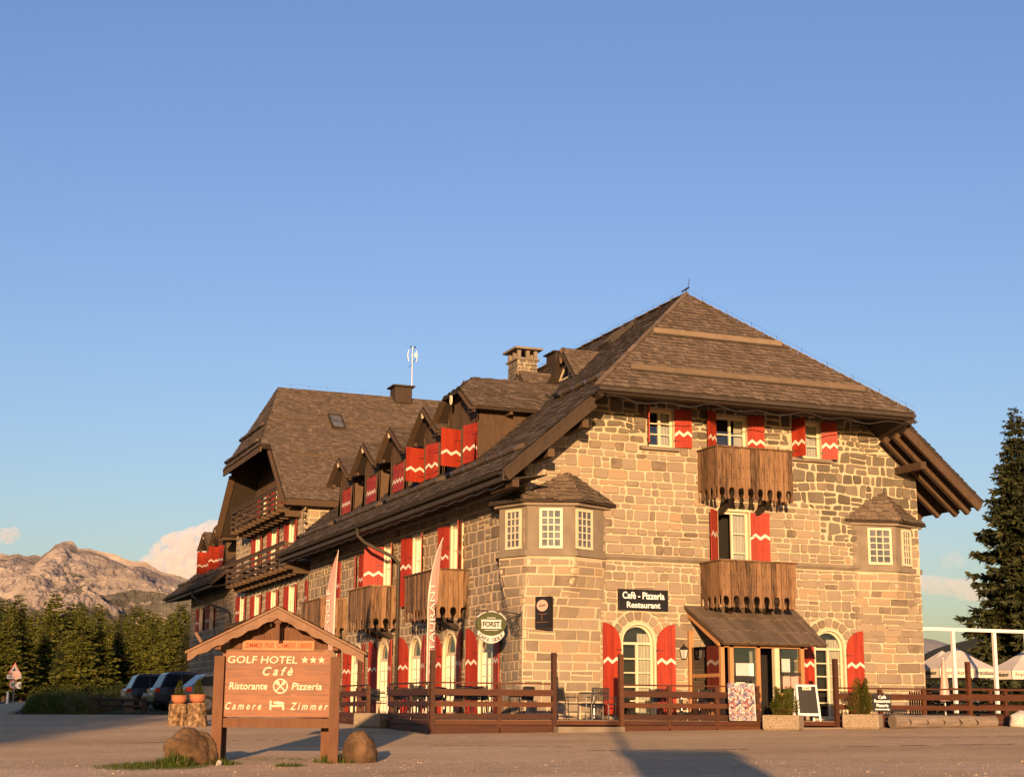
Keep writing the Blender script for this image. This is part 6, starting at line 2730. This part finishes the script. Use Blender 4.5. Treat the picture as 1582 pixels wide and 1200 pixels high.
text('lettering', '60', 'text_dark', t, (0, -.03, 1.48), width=.4, height=.32, bold=.03)
t = pole_sign(GP(-40.2, 124.5), 2.2, 'orange-lit round sign above a white bend chevron on one post')
m = MB()
m.prism([(.1 + .36 * cos(2 * pi * k / 24), 2.2 + .36 * sin(2 * pi * k / 24)) for k in range(24)], FT, 0, .02)
m.build('disc', 'pink', t)
m = MB()
m.bb((0, -.02, 1.12), (.56, 0, 1.66))
m.build('chevron_board', 'black', t)
m = MB()
m.prism([(.02, 1.39), (.28, 1.14), (.54, 1.14), (.28, 1.39), (.54, 1.64), (.28, 1.64)], FT, .021, .026)
m.build('chevron', 'white', t)
t = pole_sign(GP(-43.4, 127), 1.5, 'small white bend chevron beside the road at the far left')
m = MB()
m.prism([(-.5, .7), (.1, .7), (.45, 1.1), (.1, 1.5), (-.2, 1.5), (.12, 1.1)], FT, .021, .026)
m.build('chevron', 'white', t)
for X in (-38.9, -39.7):
    m = MB()
    m.lathe([(.09, 0), (.09, .8), (.05, .9)], n=8)
    tag(m.build('road_post', 'white', loc=GP(X, 119)), 'white reflector post on the grass bank by the road', 'road post', 'white reflector posts on the bank')
t = thing('crash_barrier', 'grey steel crash barrier along the far side of the road', 'barrier', (0, 0, 0))
m = MB()
m.beam(GP(-80, 150, .65), GP(-47.5, 150, .65), .06, .32)
m.build('rail', 'metal', t)
m = MB()
m.bb((-.06, -.06, -.2), (.06, .06, .7))
pb = m.mesh('post', 'metal')
for k in range(9):
    link('post', pb, t, GP(-79 + 3.9 * k, 150.1))

# ================================================================== TREES
def conifer_parts(seed, H, R, kind, fine=1.0):
    """trunk and crown meshes of one tree: whorls of drooping limbs set with needle sprays"""
    r = random.Random(seed)
    tr = MB()
    n = 9
    pts = [(.05 * H * .02 * sin(k * 1.3 + seed), .05 * H * .02 * cos(k * 1.7 + seed), H * .98 * k / n) for k in range(n + 1)]
    tr.tube(pts, [H * .013 * (1 - k / n) ** 1.2 + .004 for k in range(n + 1)], 7)
    cr = MB()
    z = H * (.10 if kind == 'larch' else .06)
    i = 0
    while z < H * .985:
        f = z / H
        if kind == 'larch':
            prof = (1 - f) ** .66 * min(1, .35 + f * 3.2)
        else:
            prof = (1 - f) ** .85 * min(1, .6 + f * 4)
        nl = 7
        for k in range(nl):
            a = 2 * pi * k / nl + i * 1.9 + r.uniform(-.4, .4)
            ln = R * prof * r.uniform(.55, 1.15) + .12
            if kind == 'larch' and r.random() < .10:
                continue
            dr = (-.10 if kind == 'larch' else -.28) + r.uniform(-.12, .14)
            d = Vector((cos(a), sin(a), 0))
            base = Vector((0, 0, min(H * .98, z + H * r.uniform(-.016, .016))))
            tip = base + d * ln + Vector((0, 0, dr * ln + .22 * ln * f))
            s = d.cross(Vector((0, 0, 1)))
            if ln > .5:
                w2 = .008
                cr.face([base + s * w2, base - s * w2, tip], 1)
            m = max(3, int(ln / ((.14 if kind == 'larch' else .13) * fine)))
            for j in range(m):
                t = (j + r.random()) / m
                t = .12 + .88 * t
                p = base.lerp(tip, t) + Vector((0, 0, -.10 * ln * sin(t * pi) * .6))
                side = (1 - t * .55) * ln * .36
                for q in range(4):
                    sg_ = r.uniform(-1, 1)
                    e = d * r.uniform(.2, .8) + s * sg_ * 1.3 + Vector((0, 0, r.uniform(-.75, .25)))
                    e.normalize()
                    L = min(side * r.uniform(.5, 1.1) + .10, .75 * fine)
                    b = e.orthogonal().normalized()
                    b = (b * cos(r.uniform(0, 6)) + e.cross(b) * sin(r.uniform(0, 6)))
                    wq = L * (r.uniform(.16, .28) if kind == 'larch' else r.uniform(.11, .2))
                    c = p + s * sg_ * side * .3
                    cr.face([c - b * wq * .3, c + e * L * .5 - b * wq, c + e * L, c + e * L * .5 + b * wq, c + b * wq * .3], 0)
        z += H * (.025 if kind == 'larch' else .024) * r.uniform(.8, 1.25) * (1 if f < .6 else .75)
        i += 1
    return tr.mesh('trunk', 'bark'), cr.mesh('crown', [kind, 'limb'])


PROTO = {}
for kind, seeds, H, R in (('larch', (1, 2, 3, 4), 12, 2.5), ('spruce', (5, 6, 7), 12, 2.3)):
    for s in seeds:
        PROTO[kind, s] = conifer_parts(s, H * (.92 + .05 * (s % 4)), R * (.85 + .1 * (s % 4)), kind)


def tree(kind, seed, c, h, label, group, wide=1.0):
    t = thing('%s_tree' % kind, label, 'tree', c, random.Random(c.x * 7 + c.y).uniform(0, 6), group)
    a, b = PROTO[kind, seed]
    H = 12 * (.92 + .05 * (seed % 4))
    k = h / H
    t.scale = (k * wide, k * wide, k)
    link('trunk', a, t)
    link('crown', b, t)
    return t


GT = 'conifers of the wood beyond the meadow'
LB = {('larch', 0): 'tall olive green larch in the front row of the wood', ('larch', 1): 'olive green larch deeper in the wood', ('spruce', 0): 'dark narrow spruce in the front row of the wood', ('spruce', 1): 'dark spruce deeper in the wood'}
rt_ = random.Random(21)
ORD = 'first second third fourth fifth sixth seventh eighth ninth tenth eleventh twelfth thirteenth fourteenth fifteenth'.split()
px = lambda x, Y: (x - 791) / 2377 * Y
# (pixel column of the photograph's wood is only used to read off bearings)
rows = [(150, 0, [(-60, 9.0), (-25, 9.6), (8, 10.4), (35, 8.3), (62, 9.8), (92, 8.8), (122, 10.2), (150, 8.4), (182, 10.4), (210, 9.8), (236, 9.2), (262, 10.2), (286, 8.4), (312, 9.4), (340, 9)]),
        (172, 1, [(-75, 12), (-42, 12.0), (-8, 12.6), (20, 12.4), (48, 11.2), (78, 12.4), (104, 11.4), (136, 11.6), (165, 11.9), (196, 12.4), (224, 11.7), (250, 11.6), (276, 11.4), (300, 11.0), (325, 11.5), (352, 11)]),
        (198, 1, [(-60, 14), (-20, 13.6), (0, 14.0), (30, 13.8), (66, 13.6), (90, 12.6), (118, 13.2), (148, 12.7), (184, 14.2), (208, 13.8), (238, 12.9), (266, 12.8), (292, 12.2), (318, 12)])]
for Y0, dp, lst in rows:
    for x, h in lst:
        Y = Y0 + rt_.uniform(-7, 7)
        kind = 'spruce' if rt_.random() < (.18 if dp == 0 else .22) or x > 283 else 'larch'
        seed = rt_.choice((5, 6, 7)) if kind == 'spruce' else rt_.choice((1, 2, 3, 4))
        lab = LB[kind, dp]
        if dp == 0:
            lab = '%s tree from the left in the front of the wood, %s' % (ORD[lst.index((x, h))], 'dark spruce' if kind == 'spruce' else 'olive green larch')
        tree(kind, seed, GP(px(x, Y), Y), h * .89 * rt_.uniform(.86, 1.10), lab, GT, wide=(1.5 if kind == 'larch' else .95) * rt_.uniform(.9, 1.15))
# young trees and undergrowth at the wood's edge
m = MB()
for k in range(150):
    x = rt_.uniform(-70, 300)
    Y = rt_.uniform(128, 143)
    if x < 60:
        continue
    p = GP(px(x, Y), Y)
    leaf_mass(m, p, (1.7, 1.7, rt_.uniform(.5, 1.7)), 90, .26, 0, rt_)
tag(m.build('undergrowth', 'larch', fix=False), 'low bushes and young growth along the edge of the wood', 'undergrowth', kind='stuff')

# big spruces right of the house
def big_spruce(c, H, R, seed, label):
    t = thing('spruce_tree', label, 'tree', c, seed)
    a, b = conifer_parts(seed, H, R, 'spruce', .62)
    link('trunk', a, t)
    link('crown', b, t)
    b2 = conifer_parts(seed + 50, H * .97, R * .93, 'spruce', .62)[1]
    o = link('crown', b2, t)
    return t


big_spruce(GP(24.8, 73), 14.7, 3.7, 31, 'big dark spruce with drooping branches right of the house')
big_spruce(GP(31.0, 84), 17.8, 4.0, 37, 'taller dark spruce at the right edge behind the nearer one')
big_spruce(GP(34.5, 92), 15, 3.6, 43, 'dark spruce standing beyond the right edge of the view')

# trees behind the photographer, beside the road: they cast the long evening shade on the left
rs_ = random.Random(8)
for k, (X, Y, h) in enumerate([(-14.8, -34, 13.0), (-17.2, -38, 18), (-19.5, -33, 18), (-18.3, -46, 18.5)] + [(-21.6 - 2.2 * i, -35 - 5 * (i % 3), 26 + 1.0 * (i % 2)) for i in range(18)] + [(-24 - 4 * i, -50, 27) for i in range(8)]):
    tree('spruce', rs_.choice((5, 6, 7)), GP(X + rs_.uniform(-.4, .4), Y), h, 'dark spruce of the roadside row behind the photographer', 'roadside spruces behind the photographer', wide=1.5)

# ================================================================== MOUNTAINS
def ridge_mesh(name, prof, D, depth, mt, seed, amp, base=-40, nx=420, ny=170, rough=1.0):
    """a real range: height field whose crest follows the given bearings and heights"""
    mb = MB()
    xs_ = [p[0] for p in prof]

    def h_at(x):
        for (xa, ya), (xb, yb) in zip(prof, prof[1:]):
            if xa <= x <= xb:
                t = (x - xa) / (xb - xa)
                return ya + (yb - ya) * t
        return prof[0][1] if x < xs_[0] else prof[-1][1]
    bm = bmesh.new()
    V = []
    for j in range(ny + 1):
        t = j / ny
        row = []
        for i in range(nx + 1):
            x = xs_[0] + (xs_[-1] - xs_[0]) * i / nx
            Y = D + depth * (t - .72)
            bear = x / 2377
            X = bear * D + bear * (Y - D) * .6
            hh = h_at(x)
            k = (t / .72) ** 1.25 if t < .72 else max(0, 1 - ((t - .72) / .28) ** 1.4)
            p = Vector((X * .0016 * rough, Y * .0016 * rough, seed))
            rdg = 0
            am, fr = 1.0, 1.0
            for _ in range(8):
                rdg += am * (1 - abs(noise.noise(p * fr)) * 2)
                am *= .56
                fr *= 2.1
            mask = (1 - abs(2 * min(1, t / .72) - 1) ** 2.2) if t < .72 else .25
            z = base + (hh - base) * k + amp * (rdg - .7) * (mask * .9 + .06)
            x2, y2 = W(X, Y)
            row.append(bm.verts.new((x2, y2, z)))
        V.append(row)
    for j in range(ny):
        for i in range(nx):
            bm.faces.new((V[j][i], V[j][i + 1], V[j + 1][i + 1], V[j + 1][i]))
    bmesh.ops.recalc_face_normals(bm, faces=bm.faces)
    me = bpy.data.meshes.new(name)
    bm.to_mesh(me)
    bm.free()
    if sum(p.normal.z for p in me.polygons) < 0:
        me.flip_normals()
    me.materials.append(mt)
    return tag(link(name, me), kind='structure')


def mountain_mat():
    m, t, b = mat('pale_dolomite_rock')
    tc = t.nodes.new('ShaderNodeTexCoord')
    mp = t.nodes.new('ShaderNodeMapping')
    mp.inputs['Scale'].default_value = (.004, .004, .010)
    t.links.new(tc.outputs['Object'], mp.inputs[0])
    nz = N(t, 'ShaderNodeTexNoise', Scale=1.0, Detail=9.0, Roughness=.65)
    t.links.new(mp.outputs[0], nz.inputs['Vector'])
    n2 = N(t, 'ShaderNodeTexNoise', Scale=.55, Detail=6.0, Roughness=.6)
    t.links.new(mp.outputs[0], n2.inputs['Vector'])
    rock = ramp(t, [(.3, (.14, .122, .108)), (.5, (.255, .215, .185)), (.68, (.36, .31, .27))])
    t.links.new(nz.outputs['Fac'], rock.inputs[0])
    geo = t.nodes.new('ShaderNodeNewGeometry')
    sep = t.nodes.new('ShaderNodeSeparateXYZ')
    t.links.new(geo.outputs['Position'], sep.inputs[0])
    hz = N(t, 'ShaderNodeMapRange')
    hz.inputs['From Min'].default_value = 170
    hz.inputs['From Max'].default_value = 430
    hz.inputs['To Min'].default_value = .66
    hz.inputs['To Max'].default_value = .33
    t.links.new(sep.outputs['Z'], hz.inputs['Value'])
    gt = N(t, 'ShaderNodeMath', operation='LESS_THAN')
    t.links.new(n2.outputs['Fac'], gt.inputs[0])
    t.links.new(hz.outputs[0], gt.inputs[1])
    mx = N(t, 'ShaderNodeMix', data_type='RGBA')
    mx.inputs[7].default_value = (.040, .044, .034, 1)
    sc = N(t, 'ShaderNodeMath', operation='MULTIPLY')
    sc.inputs[1].default_value = .75
    t.links.new(gt.outputs[0], sc.inputs[0])
    t.links.new(sc.outputs[0], mx.inputs[0])
    t.links.new(rock.outputs[0], mx.inputs[6])
    t.links.new(mx.outputs[2], b.inputs['Base Color'])
    b.inputs['Roughness'].default_value = 1
    b.inputs['Specular IOR Level'].default_value = 0
    bp = N(t, 'ShaderNodeBump', Strength=1.0, Distance=42)
    t.links.new(nz.outputs['Fac'], bp.inputs['Height'])
    t.links.new(bp.outputs[0], b.inputs['Normal'])
    return m


def elev(y):
    """height angle of a photograph row"""
    return math.tan(radians(11.80834) - math.atan((y - 600) / 2377))


DM = 5200
prof = [(x - 791, elev(y) * DM) for x, y in ((-420, 905), (-250, 885), (-120, 878), (-40, 872), (0, 871), (14, 866), (26, 868), (38, 865), (50, 868), (62, 857), (72, 847), (84, 843), (97, 846), (108, 855), (125, 855), (145, 862), (165, 872), (190, 882), (212, 881), (240, 892), (270, 898), (300, 910), (340, 930), (400, 950), (520, 960))]
ridge_mesh('mountain_range', prof, DM, 2200, mountain_mat(), 3.3, 105)
DH = 1500
wood = surf('far_wooded_slope', [(.35, (.018, .022, .010)), (.65, (.045, .045, .02))], .05, rough=1, bump=.5, bscale=.4)
prof = [(x - 791, elev(y) * DH) for x, y in ((1250, 1040), (1380, 1020), (1430, 1010), (1450, 1000), (1475, 991), (1500, 984), (1530, 975), (1580, 968), (1700, 960), (1900, 980))]
ridge_mesh('wooded_hill', prof, DH, 600, wood, 9.1, 6, base=-30, nx=90, ny=30, rough=3)
DB = 9000
blue = surf('distant_range', [(.35, (.20, .20, .20)), (.65, (.30, .29, .28))], .002, rough=1, bump=0)
prof = [(x - 791, elev(y) * DB) for x, y in ((1200, 1010), (1400, 985), (1430, 978), (1460, 984), (1500, 1000), (1600, 990), (1900, 1000))]
ridge_mesh('distant_range', prof, DB, 2500, blue, 5.1, 40, base=-60, nx=90, ny=30, rough=.6)

# tall hut with a mast, unseen, added to cast the shadow on the forecourt
hx, hy = W(2.0, -2.0)
t = thing('shadow_blocker', 'tall boarded hut with a mast out of view, added to cast the forecourt shadow', 'blocker', (hx, hy, ground_z(hx, hy)), -TH)
m = MB()
m.bb((-1.0, -.8, 0), (1.0, .8, 4.5))
m.build('walls', 'wood_mid', t)
m = MB()
m.slab([(-1.15, -1, 4.5), (1.15, -1, 4.5), (1.15, 1, 4.6), (-1.15, 1, 4.6)], (0, 0, .1))
m.build('roof', 'wood_dark', t)
m = MB()
m.tube([(-.95, 0, 4.6), (-.95, 0, 6.9)], .09, 6)
m.build('mast', 'metal', t)


# ================================================================== CLOUDS
def cloud(name, bearing, y, D, size, puffs, seed, label, dens, flat=1.0, soft=.5):
    """a bank of vapour: a closed hull whose density is broken up by noise"""
    r = random.Random(seed)
    X = (bearing - 791) / 2377 * D
    x0, y0 = W(X, D)
    ctr = Vector((x0, y0, elev(y) * D))
    bm = bmesh.new()
    for (dx, dz, rad) in puffs:
        res = bmesh.ops.create_icosphere(bm, subdivisions=3, radius=1)
        off = RT * (dx * size)
        for v in res['verts']:
            p = v.co
            k = 1 + .25 * noise.noise(p * 1.6 + Vector((dx * 9, seed, dz * 7)))
            q = Vector((p.x * rad * size * k, p.y * rad * size * k, p.z * rad * size * k * flat))
            v.co = q + Vector((off.x, off.y, dz * size))
    me = bpy.data.meshes.new(name)
    bm.to_mesh(me)
    bm.free()
    rm = me
    o = link(name, rm, loc=ctr)
    md = o.modifiers.new('union', 'REMESH')
    md.mode = 'VOXEL'
    md.voxel_size = size * .035
    m = bpy.data.materials.new(name + '_vapour')
    m.use_nodes = True
    t = m.node_tree
    t.nodes.clear()
    out = t.nodes.new('ShaderNodeOutputMaterial')
    pv = t.nodes.new('ShaderNodeVolumePrincipled')
    pv.inputs['Color'].default_value = (1, .92, .88, 1)  # pink of the low sunlight put into the vapour's own colour
    pv.inputs['Anisotropy'].default_value = .0
    tc = t.nodes.new('ShaderNodeTexCoord')
    nz = N(t, 'ShaderNodeTexNoise', Scale=6.5 / size, Detail=8.0, Roughness=.62)
    t.links.new(tc.outputs['Object'], nz.inputs['Vector'])
    mr = N(t, 'ShaderNodeMapRange')
    mr.inputs['From Min'].default_value = soft
    mr.inputs['From Max'].default_value = soft + .22
    mr.inputs['To Max'].default_value = dens
    t.links.new(nz.outputs['Fac'], mr.inputs['Value'])
    t.links.new(mr.outputs[0], pv.inputs['Density'])
    t.links.new(pv.outputs[0], out.inputs['Volume'])
    me.materials.append(m)
    return tag(o, label, 'cloud')


cloud('cloud', 296, 868, 8200, 268, [(-.75, -.20, .42), (-.42, .05, .50), (-.05, .12, .55), (.35, .2, .6), (.0, -.3, .55), (-.45, -.35, .45), (.8, .3, .6), (.6, -.2, .7)], 3, 'big pink cumulus cloud behind the far end of the hotel', .016, soft=.43)
cloud('cloud', 2, 832, 8200, 90, [(-.4, 0, .5), (.1, .1, .45), (-.1, -.2, .4)], 5, 'small pink cloud at the left edge above the mountain', .02, soft=.43)
cloud('cloud', 1462, 903, 8600, 260, [(-1.0, .05, .5), (-.5, .1, .5), (0, .05, .5), (.5, .0, .5), (.9, -.1, .5)], 7, 'long flat lilac cloud between the house corner and the spruce', .0042, flat=.42, soft=.38)
cloud('cloud', 1487, 860, 8600, 95, [(-.3, -.1, .45), (.1, .2, .45), (.4, -.1, .4)], 9, 'small soft pink cloud beside the spruce', .005, soft=.42)
S.cycles.volume_bounces = 3
S.cycles.volume_step_rate = .3
S.cycles.volume_max_steps = 512
